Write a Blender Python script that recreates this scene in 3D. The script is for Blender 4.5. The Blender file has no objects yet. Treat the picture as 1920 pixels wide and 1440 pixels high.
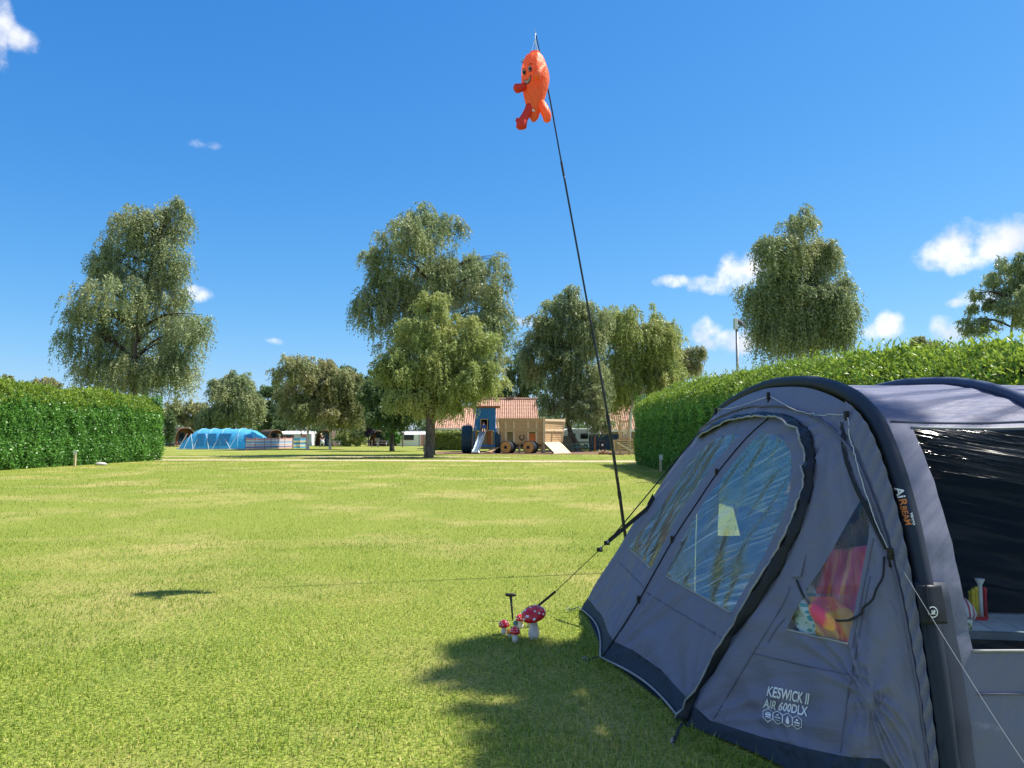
import bpy, bmesh, math, random
import numpy as np
from mathutils import Vector, Matrix, geometry
from mathutils.bvhtree import BVHTree

S = bpy.context.scene
COL = S.collection
rnd = random.Random(7)
RNG = np.random.default_rng(11)

# ------------------------------------------------------------------ camera
F = 1442.0                     # focal length in photo pixels (1920 wide)
CAMZ = 1.6
PITCH = math.atan(95.0 / F)
cd = bpy.data.cameras.new('camera')
cam = bpy.data.objects.new('camera', cd)
COL.objects.link(cam)
cd.sensor_width = 36.0
cd.lens = F / 1920 * 36
cd.clip_start = 0.05
cd.clip_end = 2500
cam.location = (0, 0, CAMZ)
cam.rotation_euler = (math.pi / 2 + PITCH, 0, 0)
S.camera = cam

def ray(px, py):
    dx, dy = (px - 960) / F, (720 - py) / F
    c, s = math.cos(PITCH), math.sin(PITCH)
    return Vector((dx, c - dy * s, s + dy * c))
def at(px, py, Y):             # point seen at a photo pixel, at distance Y
    r = ray(px, py)
    return Vector((0, 0, CAMZ)) + r * (Y / r.y)
def gnd(px, py, z=0.0):
    r = ray(px, py)
    return Vector((0, 0, CAMZ)) + r * ((z - CAMZ) / r.z)
def pxl(p):
    c, s = math.cos(PITCH), math.sin(PITCH)
    x, y, z = p[0], p[1], p[2] - CAMZ
    d = y * c + z * s
    return 960 + F * x / d, 720 - F * (-y * s + z * c) / d

# ------------------------------------------------------------------ light
SUN_EL, SUN_AZ = math.radians(56), math.radians(16)      # azimuth measured from +X towards +Y
sdir = Vector((math.cos(SUN_EL) * math.cos(SUN_AZ), math.cos(SUN_EL) * math.sin(SUN_AZ), math.sin(SUN_EL)))
W = bpy.data.worlds.new('World')
S.world = W
W.use_nodes = True
sl = bpy.data.lights.new('sun', 'SUN')
sl.energy = 5.0
sl.angle = math.radians(0.7)
sl.color = (1.0, 0.94, 0.84)
so = bpy.data.objects.new('sun', sl)
COL.objects.link(so)
so.rotation_euler = (-sdir).to_track_quat('-Z', 'Y').to_euler()
so.location = sdir * 60

S.view_settings.view_transform = 'Standard'
S.view_settings.look = 'None'
S.view_settings.exposure = 0.83
S.view_settings.gamma = 1.0
S.view_settings.use_curve_mapping = False
S.render.engine = 'CYCLES'
S.cycles.use_denoising = True
S.cycles.max_bounces = 8
S.cycles.transparent_max_bounces = 16
S.cycles.sample_clamp_indirect = 6.0

CLOUD_PUFFS = [  # photo pixel centre, half width, half height, weight
    (1800, 455, 62, 50, 1.25), (1752, 478, 44, 34, 1.1), (1862, 452, 80, 46, 1.25), (1925, 448, 75, 48, 1.25), (1990, 455, 80, 50, 1.2), (1812, 492, 55, 26, 1.0),
    (1372, 510, 55, 46, 1.2), (1328, 530, 46, 24, 1.05), (1264, 527, 36, 13, .85), (1405, 502, 50, 40, 1.15), (1450, 520, 50, 34, 1.1),
    (1316, 624, 50, 38, 1.2), (1352, 640, 80, 28, 1.15), (1395, 640, 40, 27, 1.05),
    (1665, 612, 52, 30, 1.15), (1630, 624, 36, 20, 1.0), (1694, 622, 30, 22, 1.0),
    (1752, 618, 38, 28, 1.1), (1795, 626, 50, 27, 1.1), (1835, 558, 52, 24, 1.0), (1798, 567, 36, 11, .85),
    (370, 547, 32, 22, .92), (0, 40, 34, 70, .9), (34, 74, 40, 28, .85), (384, 270, 34, 10, .6), (980, 603, 44, 14, .9), (515, 640, 20, 7, .55),
]

def build_world():
    nt = W.node_tree
    N, L = nt.nodes, nt.links
    N.clear()
    out = N.new('ShaderNodeOutputWorld')
    bg = N.new('ShaderNodeBackground')
    bg.inputs['Strength'].default_value = 0.105
    sky = N.new('ShaderNodeTexSky')
    sky.sky_type = 'NISHITA'
    sky.sun_disc = False
    sky.sun_elevation = SUN_EL
    sky.sun_rotation = math.pi / 2 - SUN_AZ
    sky.altitude = 20
    sky.air_density = 1.0
    sky.dust_density = 0.25
    sky.ozone_density = 2.2
    # film-like grade of the whole sky: each channel gets one power and one scale, the same in every direction
    sr = N.new('ShaderNodeSeparateColor'); L.new(sky.outputs[0], sr.inputs[0])
    cr_ = N.new('ShaderNodeCombineColor')
    for ch, (pw, kk) in enumerate(((1.42, .47), (.86, .613), (.54, .887))):
        m1 = N.new('ShaderNodeMath'); m1.operation = 'MULTIPLY'; m1.inputs[1].default_value = .1766; L.new(sr.outputs[ch], m1.inputs[0])
        m2 = N.new('ShaderNodeMath'); m2.operation = 'POWER'; m2.inputs[1].default_value = pw; L.new(m1.outputs[0], m2.inputs[0])
        m3 = N.new('ShaderNodeMath'); m3.operation = 'MULTIPLY'; m3.inputs[1].default_value = kk / .1766; L.new(m2.outputs[0], m3.inputs[0])
        L.new(m3.outputs[0], cr_.inputs[ch])
    tc = N.new('ShaderNodeTexCoord')
    sep = N.new('ShaderNodeSeparateXYZ')
    L.new(tc.outputs['Generated'], sep.inputs[0])
    def math_(op, a, b=None, c=None):
        n = N.new('ShaderNodeMath')
        n.operation = op
        for i, v in enumerate((a, b, c)):
            if v is None: continue
            if isinstance(v, (int, float)): n.inputs[i].default_value = v
            else: L.new(v, n.inputs[i])
        return n.outputs[0]
    az = math_('ARCTAN2', sep.outputs[0], sep.outputs[1])
    el = math_('ARCSINE', sep.outputs[2])
    nz = N.new('ShaderNodeTexNoise')
    nz.inputs['Scale'].default_value = 19
    nz.inputs['Detail'].default_value = 7
    nz.inputs['Roughness'].default_value = .58
    L.new(tc.outputs['Generated'], nz.inputs['Vector'])
    nz2 = N.new('ShaderNodeTexNoise')
    nz2.inputs['Scale'].default_value = 11
    nz2.inputs['Detail'].default_value = 3
    L.new(tc.outputs['Generated'], nz2.inputs['Vector'])
    acc = None
    for (px, py, rx, ry, w) in CLOUD_PUFFS:
        r = ray(px, py).normalized()
        a0, e0 = math.atan2(r.x, r.y), math.asin(r.z)
        k = 1442.0 / math.hypot(1442, px - 960)
        ra, re = rx / F * k * k, ry / F * k
        u = math_('MULTIPLY', math_('SUBTRACT', az, a0), 1 / ra)
        v = math_('MULTIPLY', math_('SUBTRACT', el, e0), 1 / re)
        d = math_('MULTIPLY_ADD', u, u, math_('MULTIPLY', v, v))
        m = math_('MULTIPLY_ADD', d, -w, w)
        acc = m if acc is None else math_('MAXIMUM', acc, m)
    nz3 = N.new('ShaderNodeTexNoise'); nz3.inputs['Scale'].default_value = 2.6; nz3.inputs['Detail'].default_value = 1
    L.new(tc.outputs['Generated'], nz3.inputs['Vector'])
    away = math_('MAXIMUM', math_('SUBTRACT', math_('ABSOLUTE', az), .95), math_('SUBTRACT', el, .80))
    away = math_('MINIMUM', math_('MULTIPLY', away, 6.0), 0.0)
    acc = math_('MAXIMUM', acc, math_('ADD', math_('MULTIPLY_ADD', nz3.outputs['Fac'], 9.0, -4.25), math_('SUBTRACT', away, .0)))  # unseen clouds away from the view, added for white fill light
    acc = math_('MINIMUM', acc, 1.25)
    n1 = math_('MULTIPLY_ADD', nz.outputs['Fac'], 5.0, -2.62)
    dens = math_('ADD', math_('MAXIMUM', acc, -1.0), n1)
    mr = N.new('ShaderNodeMapRange')
    mr.interpolation_type = 'SMOOTHSTEP'
    mr.inputs['From Min'].default_value = 0.10
    mr.inputs['From Max'].default_value = 1.75
    L.new(dens, mr.inputs['Value'])
    cc = N.new('ShaderNodeMix')
    cc.data_type = 'RGBA'
    cc.inputs[6].default_value = (4.5, 4.8, 5.4, 1)
    cc.inputs[7].default_value = (6.6, 6.5, 6.4, 1)
    mr2 = N.new('ShaderNodeMapRange')
    mr2.inputs['From Min'].default_value = .40
    mr2.inputs['From Max'].default_value = .56
    L.new(nz2.outputs['Fac'], mr2.inputs['Value'])
    L.new(mr2.outputs[0], cc.inputs[0])
    mx = N.new('ShaderNodeMix')
    mx.data_type = 'RGBA'
    L.new(mr.outputs[0], mx.inputs[0])
    L.new(cr_.outputs[0], mx.inputs[6])
    L.new(cc.outputs[2], mx.inputs[7])
    L.new(mx.outputs[2], bg.inputs['Color'])
    L.new(bg.outputs[0], out.inputs[0])
build_world()

# ------------------------------------------------------------------ helpers
def tag(o, label=None, cat=None, group=None, kind=None):
    if label: o['label'] = label
    if cat: o['category'] = cat
    if group: o['group'] = group
    if kind: o['kind'] = kind
    return o

def empty(name, loc=(0, 0, 0), rz=0.0):
    o = bpy.data.objects.new(name, None)
    o.empty_display_size = .2
    COL.objects.link(o)
    o.location = loc
    o.rotation_euler = (0, 0, rz)
    return o

def thing(name, label, cat, loc=(0, 0, 0), rz=0.0, group=None):
    return tag(empty(name, loc, rz), label, cat, group)

def mesh_np(name, V, FQ, mats, parent=None, smooth=False, tint=None, uv=None):
    """V (n,3), FQ (m,k) with constant k"""
    V = np.asarray(V, dtype=np.float32); FQ = np.asarray(FQ, dtype=np.int32)
    me = bpy.data.meshes.new(name)
    n, (m, k) = len(V), FQ.shape
    me.vertices.add(n); me.vertices.foreach_set('co', V.ravel())
    me.loops.add(m * k); me.loops.foreach_set('vertex_index', FQ.ravel())
    me.polygons.add(m)
    me.polygons.foreach_set('loop_start', np.arange(0, m * k, k, dtype=np.int32))
    me.polygons.foreach_set('loop_total', np.full(m, k, dtype=np.int32))
    if smooth: me.polygons.foreach_set('use_smooth', np.ones(m, dtype=bool))
    if tint is not None:
        a = me.attributes.new('tint', 'FLOAT', 'POINT'); a.data.foreach_set('value', np.asarray(tint, dtype=np.float32))
    if uv is not None:
        ul = me.uv_layers.new(name='UVMap')
        ul.data.foreach_set('uv', np.asarray(uv, dtype=np.float32)[FQ.ravel()].ravel())
    me.update(calc_edges=True)
    for mt in (mats if isinstance(mats, (list, tuple)) else [mats]): me.materials.append(mt)
    o = bpy.data.objects.new(name, me)
    COL.objects.link(o)
    if parent: o.parent = parent
    return o

class MB:
    def __init__(self): self.v = []; self.f = []; self.mi = []; self.m = 0
    def add(self, vs, fs):
        b = len(self.v)
        self.v += [tuple(p) for p in vs]
        self.f += [tuple(b + i for i in f) for f in fs]
        self.mi += [self.m] * len(fs)
        return self
    def box(self, c, s, rot=None, taper=1.0):
        x, y, z = s[0] / 2, s[1] / 2, s[2] / 2
        t = taper
        P = [Vector(q) for q in ((-x, -y, -z), (x, -y, -z), (x, y, -z), (-x, y, -z), (-x * t, -y * t, z), (x * t, -y * t, z), (x * t, y * t, z), (-x * t, y * t, z))]
        if rot is not None: P = [rot @ p for p in P]
        c = Vector(c)
        return self.add([p + c for p in P], [(3, 2, 1, 0), (4, 5, 6, 7), (0, 1, 5, 4), (1, 2, 6, 5), (2, 3, 7, 6), (3, 0, 4, 7)])
    def bar(self, a, b, w, h, up=(0, 0, 1)):
        a, b = Vector(a), Vector(b)
        d = (b - a); L = d.length; d.normalize()
        upv = Vector(up)
        if abs(d.dot(upv)) > .97: upv = Vector((0, 1, 0))
        r = d.cross(upv).normalized(); u = r.cross(d)
        return self.box((a + b) / 2, (L, w, h), Matrix((d, r, u)).transposed())
    def tube(self, pts, rad, n=8, cap=True):
        pts = [Vector(p) for p in pts]
        if not hasattr(rad, '__len__'): rad = [rad] * len(pts)
        rings = []; prev = None
        for i, p in enumerate(pts):
            t = (pts[min(i + 1, len(pts) - 1)] - pts[max(i - 1, 0)])
            t = t.normalized() if t.length > 1e-9 else Vector((0, 0, 1))
            if prev is None:
                a = Vector((1, 0, 0)) if abs(t.x) < .8 else Vector((0, 1, 0))
                nrm = (a - t * a.dot(t)).normalized()
            else:
                nrm = prev - t * prev.dot(t)
                nrm = nrm.normalized() if nrm.length > 1e-6 else Vector((1, 0, 0))
            prev = nrm; bn = t.cross(nrm)
            rings.append([p + (nrm * math.cos(2 * math.pi * k / n) + bn * math.sin(2 * math.pi * k / n)) * rad[i] for k in range(n)])
        vs = [q for r in rings for q in r]; fs = []
        for i in range(len(rings) - 1):
            for k in range(n):
                a = i * n + k; b = i * n + (k + 1) % n
                fs.append((a, b, b + n, a + n))
        if cap:
            fs.append(tuple(range(n - 1, -1, -1))); e = (len(rings) - 1) * n
            fs.append(tuple(range(e, e + n)))
        return self.add(vs, fs)
    def lathe(self, prof, n=20, c=(0, 0, 0), rot=None, wob=None):
        c = Vector(c); vs = []; fs = []
        for i, (r, z) in enumerate(prof):
            for k in range(n):
                a = 2 * math.pi * k / n
                rr = r * (wob(a, z) if wob else 1)
                p = Vector((rr * math.cos(a), rr * math.sin(a), z))
                if rot is not None: p = rot @ p
                vs.append(p + c)
        for i in range(len(prof) - 1):
            for k in range(n):
                a = i * n + k; b = i * n + (k + 1) % n
                fs.append((a, b, b + n, a + n))
        fs.append(tuple(range(n - 1, -1, -1))); e = (len(prof) - 1) * n
        fs.append(tuple(range(e, e + n)))
        return self.add(vs, fs)
    def prism(self, poly, thick, M):          # polygon in local XY, extruded along local Z, placed by matrix M
        n = len(poly)
        vs = [M @ Vector((p[0], p[1], 0)) for p in poly] + [M @ Vector((p[0], p[1], thick)) for p in poly]
        fs = [tuple(range(n - 1, -1, -1)), tuple(range(n, 2 * n))] + [(i, (i + 1) % n, n + (i + 1) % n, n + i) for i in range(n)]
        return self.add(vs, fs)
    def ribbon(self, pts, nrms, w, off=0.0):
        pts = [Vector(p) for p in pts]; vs = []
        for i, p in enumerate(pts):
            t = (pts[min(i + 1, len(pts) - 1)] - pts[max(i - 1, 0)]).normalized()
            sd = t.cross(nrms[i]).normalized(); ww = w[i] if hasattr(w, '__len__') else w
            q = p + nrms[i] * off
            vs += [q - sd * ww / 2, q + sd * ww / 2]
        return self.add(vs, [(2 * i, 2 * i + 1, 2 * i + 3, 2 * i + 2) for i in range(len(pts) - 1)])
    def build(self, name, mats, parent=None, smooth=False, bevel=0.0, kind=None, label=None):
        me = bpy.data.meshes.new(name)
        me.from_pydata(self.v, [], self.f)
        mats = mats if isinstance(mats, (list, tuple)) else [mats]
        for m in mats: me.materials.append(m)
        if len(mats) > 1: me.polygons.foreach_set('material_index', self.mi)
        if smooth: me.polygons.foreach_set('use_smooth', [True] * len(me.polygons))
        me.update()
        o = bpy.data.objects.new(name, me)
        COL.objects.link(o)
        if parent: o.parent = parent
        if bevel:
            b = o.modifiers.new('bevel', 'BEVEL'); b.width = bevel; b.segments = 2; b.limit_method = 'ANGLE'
        if kind: o['kind'] = kind
        if label: o['label'] = label
        return o

def dup(root, loc=None, rz=None, label=None, scale=None):
    def cp(o, par):
        c = o.copy(); COL.objects.link(c)
        if par: c.parent = par
        for ch in [x for x in KIDS.get(o.name, ())]: cp(ch, c)
        return c
    KIDS = {}
    for o in list(COL.objects):
        if o.parent: KIDS.setdefault(o.parent.name, []).append(o)
    r = cp(root, None)
    if loc is not None: r.location = loc
    if rz is not None: r.rotation_euler.z = rz
    if scale is not None: r.scale = scale
    if label: r['label'] = label
    return r

def spline(pts, n):
    P = [Vector(p) for p in pts]; out = []
    m = len(P) - 1
    for k in range(n + 1):
        t = k / n * m; i = min(int(t), m - 1); f = t - i
        p0, p1, p2, p3 = P[max(i - 1, 0)], P[i], P[i + 1], P[min(i + 2, m)]
        out.append(.5 * ((2 * p1) + (p2 - p0) * f + (2 * p0 - 5 * p1 + 4 * p2 - p3) * f * f + (3 * p1 - p0 - 3 * p2 + p3) * f ** 3))
    return out

# ------------------------------------------------------------------ materials
def new_mat(name):
    m = bpy.data.materials.new(name); m.use_nodes = True
    m.node_tree.nodes.clear()
    return m, m.node_tree.nodes, m.node_tree.links

def noise_mat(name, c1, c2, scale=8, rough=.7, bump=0.0, detail=4, spec=.3, stretch=(1, 1, 1), lo=.35, hi=.65, coord='Object', bdist=.02, bscale=None, metal=0, trans=0.0, sheen=0):
    m, N, L = new_mat(name)
    out = N.new('ShaderNodeOutputMaterial'); b = N.new('ShaderNodeBsdfPrincipled')
    b.inputs['Roughness'].default_value = rough
    b.inputs['Specular IOR Level'].default_value = spec
    b.inputs['Metallic'].default_value = metal
    if sheen: b.inputs['Sheen Weight'].default_value = sheen
    tc = N.new('ShaderNodeTexCoord'); mp = N.new('ShaderNodeMapping'); mp.inputs['Scale'].default_value = stretch
    L.new(tc.outputs[coord], mp.inputs[0])
    nz = N.new('ShaderNodeTexNoise'); nz.inputs['Scale'].default_value = scale; nz.inputs['Detail'].default_value = detail
    L.new(mp.outputs[0], nz.inputs['Vector'])
    mr = N.new('ShaderNodeMapRange'); mr.inputs['From Min'].default_value = lo; mr.inputs['From Max'].default_value = hi
    L.new(nz.outputs['Fac'], mr.inputs['Value'])
    mx = N.new('ShaderNodeMix'); mx.data_type = 'RGBA'
    mx.inputs[6].default_value = (*c1, 1); mx.inputs[7].default_value = (*c2, 1)
    L.new(mr.outputs[0], mx.inputs[0]); L.new(mx.outputs[2], b.inputs['Base Color'])
    if bump:
        bp = N.new('ShaderNodeBump'); bp.inputs['Strength'].default_value = bump; bp.inputs['Distance'].default_value = bdist
        src = nz
        if bscale:
            src = N.new('ShaderNodeTexNoise'); src.inputs['Scale'].default_value = bscale; src.inputs['Detail'].default_value = 5
            L.new(mp.outputs[0], src.inputs['Vector'])
        L.new(src.outputs['Fac'], bp.inputs['Height']); L.new(bp.outputs[0], b.inputs['Normal'])
    sh = b.outputs[0]
    if trans:
        t = N.new('ShaderNodeBsdfTranslucent'); L.new(mx.outputs[2], t.inputs['Color'])
        ms = N.new('ShaderNodeMixShader'); ms.inputs[0].default_value = trans
        L.new(b.outputs[0], ms.inputs[1]); L.new(t.outputs[0], ms.inputs[2]); sh = ms.outputs[0]
    L.new(sh, out.inputs[0])
    return m

def leaf_mat(name, dark, light, alt=None, rough=.45, trans=.3, spec=.3, patch=.35):
    m, N, L = new_mat(name)
    out = N.new('ShaderNodeOutputMaterial'); b = N.new('ShaderNodeBsdfPrincipled')
    b.inputs['Roughness'].default_value = rough; b.inputs['Specular IOR Level'].default_value = spec
    at_ = N.new('ShaderNodeAttribute'); at_.attribute_name = 'tint'
    mx = N.new('ShaderNodeMix'); mx.data_type = 'RGBA'
    mx.inputs[6].default_value = (*dark, 1); mx.inputs[7].default_value = (*light, 1)
    L.new(at_.outputs['Fac'], mx.inputs[0]); col = mx.outputs[2]
    if alt:
        g = N.new('ShaderNodeNewGeometry'); nz = N.new('ShaderNodeTexNoise'); nz.inputs['Scale'].default_value = patch; nz.inputs['Detail'].default_value = 2
        L.new(g.outputs['Position'], nz.inputs['Vector'])
        mr = N.new('ShaderNodeMapRange'); mr.inputs['From Min'].default_value = .45; mr.inputs['From Max'].default_value = .7
        L.new(nz.outputs['Fac'], mr.inputs['Value'])
        m2 = N.new('ShaderNodeMix'); m2.data_type = 'RGBA'
        L.new(mr.outputs[0], m2.inputs[0]); L.new(col, m2.inputs[6]); m2.inputs[7].default_value = (*alt, 1); col = m2.outputs[2]
    L.new(col, b.inputs['Base Color'])
    t = N.new('ShaderNodeBsdfTranslucent'); L.new(col, t.inputs['Color'])
    ms = N.new('ShaderNodeMixShader'); ms.inputs[0].default_value = trans
    L.new(b.outputs[0], ms.inputs[1]); L.new(t.outputs[0], ms.inputs[2]); L.new(ms.outputs[0], out.inputs[0])
    return m

def plain(name, c, rough=.6, spec=.4, metal=0, var=.12, scale=6, bump=.0):
    return noise_mat(name, tuple(x * (1 - var) for x in c), tuple(min(1, x * (1 + var)) for x in c), scale=scale, rough=rough, spec=spec, metal=metal, bump=bump)

M = {}
M['birch_leaf'] = leaf_mat('birch_leaf', (.140, .195, .090), (.42, .49, .235), (.39, .41, .20), trans=.34)
M['birch_leaf_warm'] = leaf_mat('birch_leaf_warm', (.175, .230, .065), (.50, .57, .190), (.47, .49, .18), trans=.36)
M['olive_leaf'] = leaf_mat('olive_leaf', (.160, .195, .080), (.42, .45, .21), (.42, .39, .19), trans=.32)
M['dark_leaf'] = leaf_mat('dark_leaf', (0.065, 0.121, 0.057), (0.203, 0.304, 0.108), (0.149, 0.216, 0.081), trans=.34)
M['purple_leaf'] = leaf_mat('purple_leaf', (.012, .012, .018), (.038, .032, .045), trans=.1)
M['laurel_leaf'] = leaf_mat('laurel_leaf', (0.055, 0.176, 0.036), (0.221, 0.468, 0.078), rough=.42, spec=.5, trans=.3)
M['laurel_leaf_sun'] = leaf_mat('laurel_leaf_sun', (0.097, 0.205, 0.027), (0.389, 0.497, 0.059), rough=.42, spec=.5, trans=.42)  # lighter young leaves, also used to paint the sunlit shoulder band
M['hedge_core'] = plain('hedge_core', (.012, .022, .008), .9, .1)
M['bark'] = noise_mat('bark', (.055, .043, .034), (.17, .14, .115), 7, .9, .8, stretch=(1, 1, .35), bdist=.05)
M['birch_bark'] = noise_mat('birch_bark', (.14, .12, .10), (.80, .77, .72), 5, .8, .2, stretch=(1, 1, 2.2), lo=.30, hi=.40)
M['twig'] = plain('twig', (.07, .055, .042), .9, .1)
M['timber'] = noise_mat('timber', (.40, .25, .125), (.62, .43, .24), 4, .75, .15, stretch=(1, 6, 8), lo=.3, hi=.7)
M['timber_pale'] = noise_mat('timber_pale', (.58, .43, .26), (.74, .60, .40), 4, .75, .1, stretch=(1, 6, 8), lo=.3, hi=.7)
M['timber_grey'] = noise_mat('timber_grey', (.17, .145, .12), (.30, .26, .21), 4, .85, .2, stretch=(6, 6, 1))
M['timber_red'] = plain('timber_red', (.33, .13, .06), .75, .2)
M['orange_wood'] = plain('orange_wood', (.55, .30, .10), .65, .25)
M['blue_paint'] = plain('blue_paint', (.025, .17, .48), .5, .35)
M['blue_dark'] = plain('blue_dark', (.012, .045, .085), .6, .3)
M['rubber'] = plain('rubber', (.012, .018, .026), .7, .3)
M['steel'] = plain('steel', (.42, .50, .56), .28, .5, metal=.8)
M['black_plastic'] = plain('black_plastic', (.012, .012, .014), .45, .4)
M['black_metal'] = plain('black_metal', (.010, .012, .015), .3, .5)
M['white_paint'] = plain('white_paint', (.78, .78, .77), .45, .4, var=.04)
M['grey_metal'] = plain('grey_metal', (.22, .24, .25), .45, .4, metal=.3)
M['dark_glass'] = plain('dark_glass', (.015, .02, .025), .08, .6)
M['brick_wall'] = plain('brick_wall', (.25, .20, .17), .85, .2, scale=20)
M['roof_tile'] = noise_mat('roof_tile', (.36, .19, .125), (.51, .325, .24), 3.5, .8, .1, detail=6, lo=.3, hi=.7)
M['shingle'] = noise_mat('shingle', (.055, .040, .032), (.13, .095, .07), 9, .85, .3, stretch=(1, 1, 2))
M['pod_wood'] = plain('pod_wood', (.19, .085, .05), .7, .2)
M['pod_trim'] = plain('pod_trim', (.20, .14, .10), .7, .2)
M['table_green'] = plain('table_green', (.13, .27, .24), .7, .2)
M['table_grey'] = plain('table_grey', (.42, .43, .42), .7, .2)
M['skin'] = plain('skin', (.55, .33, .24), .55, .3, var=.05)
M['mulch'] = noise_mat('mulch', (.10, .055, .035), (.26, .15, .09), 2.5, .95, .5, detail=8)
M['stone'] = noise_mat('stone', (.38, .37, .35), (.58, .56, .53), 14, .85, .5)

# ------------------------------------------------------------------ ground, path
def ground_material(name, path=False):
    m, N, L = new_mat(name)
    out = N.new('ShaderNodeOutputMaterial'); b = N.new('ShaderNodeBsdfPrincipled')
    b.inputs['Roughness'].default_value = .95; b.inputs['Specular IOR Level'].default_value = .1
    g = N.new('ShaderNodeNewGeometry')
    def nz(scale, det=4, rough=.55):
        n = N.new('ShaderNodeTexNoise'); n.inputs['Scale'].default_value = scale; n.inputs['Detail'].default_value = det; n.inputs['Roughness'].default_value = rough
        L.new(g.outputs['Position'], n.inputs['Vector']); return n
    def rng(src, a, c):
        r = N.new('ShaderNodeMapRange'); r.inputs['From Min'].default_value = a; r.inputs['From Max'].default_value = c
        L.new(src, r.inputs['Value']); return r.outputs[0]
    def mix(f, a, c):
        x = N.new('ShaderNodeMix'); x.data_type = 'RGBA'; L.new(f, x.inputs[0])
        for i, v in ((6, a), (7, c)):
            if isinstance(v, tuple): x.inputs[i].default_value = (*v, 1)
            else: L.new(v, x.inputs[i])
        return x.outputs[2]
    if path:
        c = mix(rng(nz(1.3, 6).outputs['Fac'], .35, .65), (.44, .35, .21), (.60, .50, .33))
        c = mix(rng(nz(25, 3).outputs['Fac'], .45, .75), c, (.30, .25, .15))
    else:
        c = mix(rng(nz(42, 4, .7).outputs['Fac'], .38, .60), (.060, .085, .012), (.325, .38, .070))
        c = mix(rng(nz(.33, 5).outputs['Fac'], .48, .72), c, (.40, .34, .13))
        c = mix(rng(nz(1.6, 3).outputs['Fac'], .55, .75), c, (.19, .24, .045))
    L.new(c, b.inputs['Base Color'])
    bp = N.new('ShaderNodeBump'); bp.inputs['Strength'].default_value = .6; bp.inputs['Distance'].default_value = .04
    L.new(nz(45, 4, .7).outputs['Fac'], bp.inputs['Height']); L.new(bp.outputs[0], b.inputs['Normal'])
    L.new(b.outputs[0], out.inputs[0])
    return m
M['lawn'] = ground_material('lawn_soil')
M['path'] = ground_material('path_sand', True)

gb = MB()
R = 900
gb.add([(-R, -60, 0), (R, -60, 0), (R, R, 0), (-R, R, 0)], [(0, 1, 2, 3)])
tag(gb.build('ground', M['lawn']), 'wide mown lawn of the campsite', kind='structure')

def strip(name, near, far, mat, z, label):
    n = 60; vs = []; fs = []
    A = spline(near, n); B = spline(far, n)
    for i in range(n + 1):
        j = math.sin(i * 1.9) * .12 + math.sin(i * .83) * .12
        k = math.sin(i * 2.3 + 1) * .12 + math.sin(i * .71) * .12
        vs += [(A[i].x, A[i].y + j, z), (B[i].x, B[i].y + k, z)]
    for i in range(n): fs.append((2 * i, 2 * i + 2, 2 * i + 3, 2 * i + 1))
    return tag(MB().add(vs, fs).build(name, mat), label, kind='structure')
strip('path', [(-60, 47.2, 0), (-22, 47.5, 0), (-5, 46.0, 0), (4, 44.6, 0), (30, 44, 0)], [(-60, 49.6, 0), (-22, 50.0, 0), (-5, 48.4, 0), (4, 47.4, 0), (30, 47, 0)], M['path'], .012, 'pale sandy path crossing the lawn')
strip('bare_ground', [(-30, 55.5, 0), (-20, 55.2, 0), (-10, 54.2, 0), (0, 53.5, 0)], [(-30, 57.2, 0), (-20, 57.0, 0), (-8, 56.6, 0), (1, 54.2, 0)], M['path'], .008, 'worn sandy strip behind the path')
strip('mulch_bed', [(-7, 64.5, 0), (0, 62.2, 0), (6, 62.5, 0), (14, 62.5, 0)], [(-7, 73, 0), (0, 74, 0), (6, 74, 0), (14, 73, 0)], M['mulch'], .010, 'brown bark mulch under the wooden play truck')

# ------------------------------------------------------------------ foliage
def pnoise(P, s, seed=0.0):
    x, y, z = P[:, 0] * s + seed, P[:, 1] * s + seed * 1.7, P[:, 2] * s + seed * .6
    return (np.sin(x * 1.7 + np.sin(y * 1.3 + z)) + np.sin(y * 2.1 + np.sin(z * 1.7 + x * .7)) + np.sin(z * 1.9 + np.sin(x * 1.1 + y * 1.9))) / 3

def leaf_quads(P, D, Nn, ln, wd):
    """leaf diamonds: root P, direction D, rough normal Nn"""
    D = D / np.linalg.norm(D, axis=1, keepdims=True)
    sd = np.cross(D, Nn); sd /= (np.linalg.norm(sd, axis=1, keepdims=True) + 1e-9)
    up = np.cross(sd, D)
    ln = ln[:, None]; wd = wd[:, None]
    mid = P + D * ln * .45
    V = np.stack([P, mid + sd * wd * .5 + up * wd * .18, P + D * ln, mid - sd * wd * .5 + up * wd * .18], axis=1).reshape(-1, 3)
    Fq = np.arange(len(V), dtype=np.int32).reshape(-1, 4)
    return V, Fq

def leaf_tris(P, D, Nn, ln, wd):
    D = D / np.linalg.norm(D, axis=1, keepdims=True)
    sd = np.cross(D, Nn); sd /= (np.linalg.norm(sd, axis=1, keepdims=True) + 1e-9)
    ln = ln[:, None]; wd = wd[:, None]
    V = np.stack([P + sd * wd * .5, P + D * ln, P - sd * wd * .5], axis=1).reshape(-1, 3)
    return V, np.arange(len(V), dtype=np.int32).reshape(-1, 3)

def rand_dirs(n):
    d = RNG.normal(size=(n, 3)); return d / np.linalg.norm(d, axis=1, keepdims=True)

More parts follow.
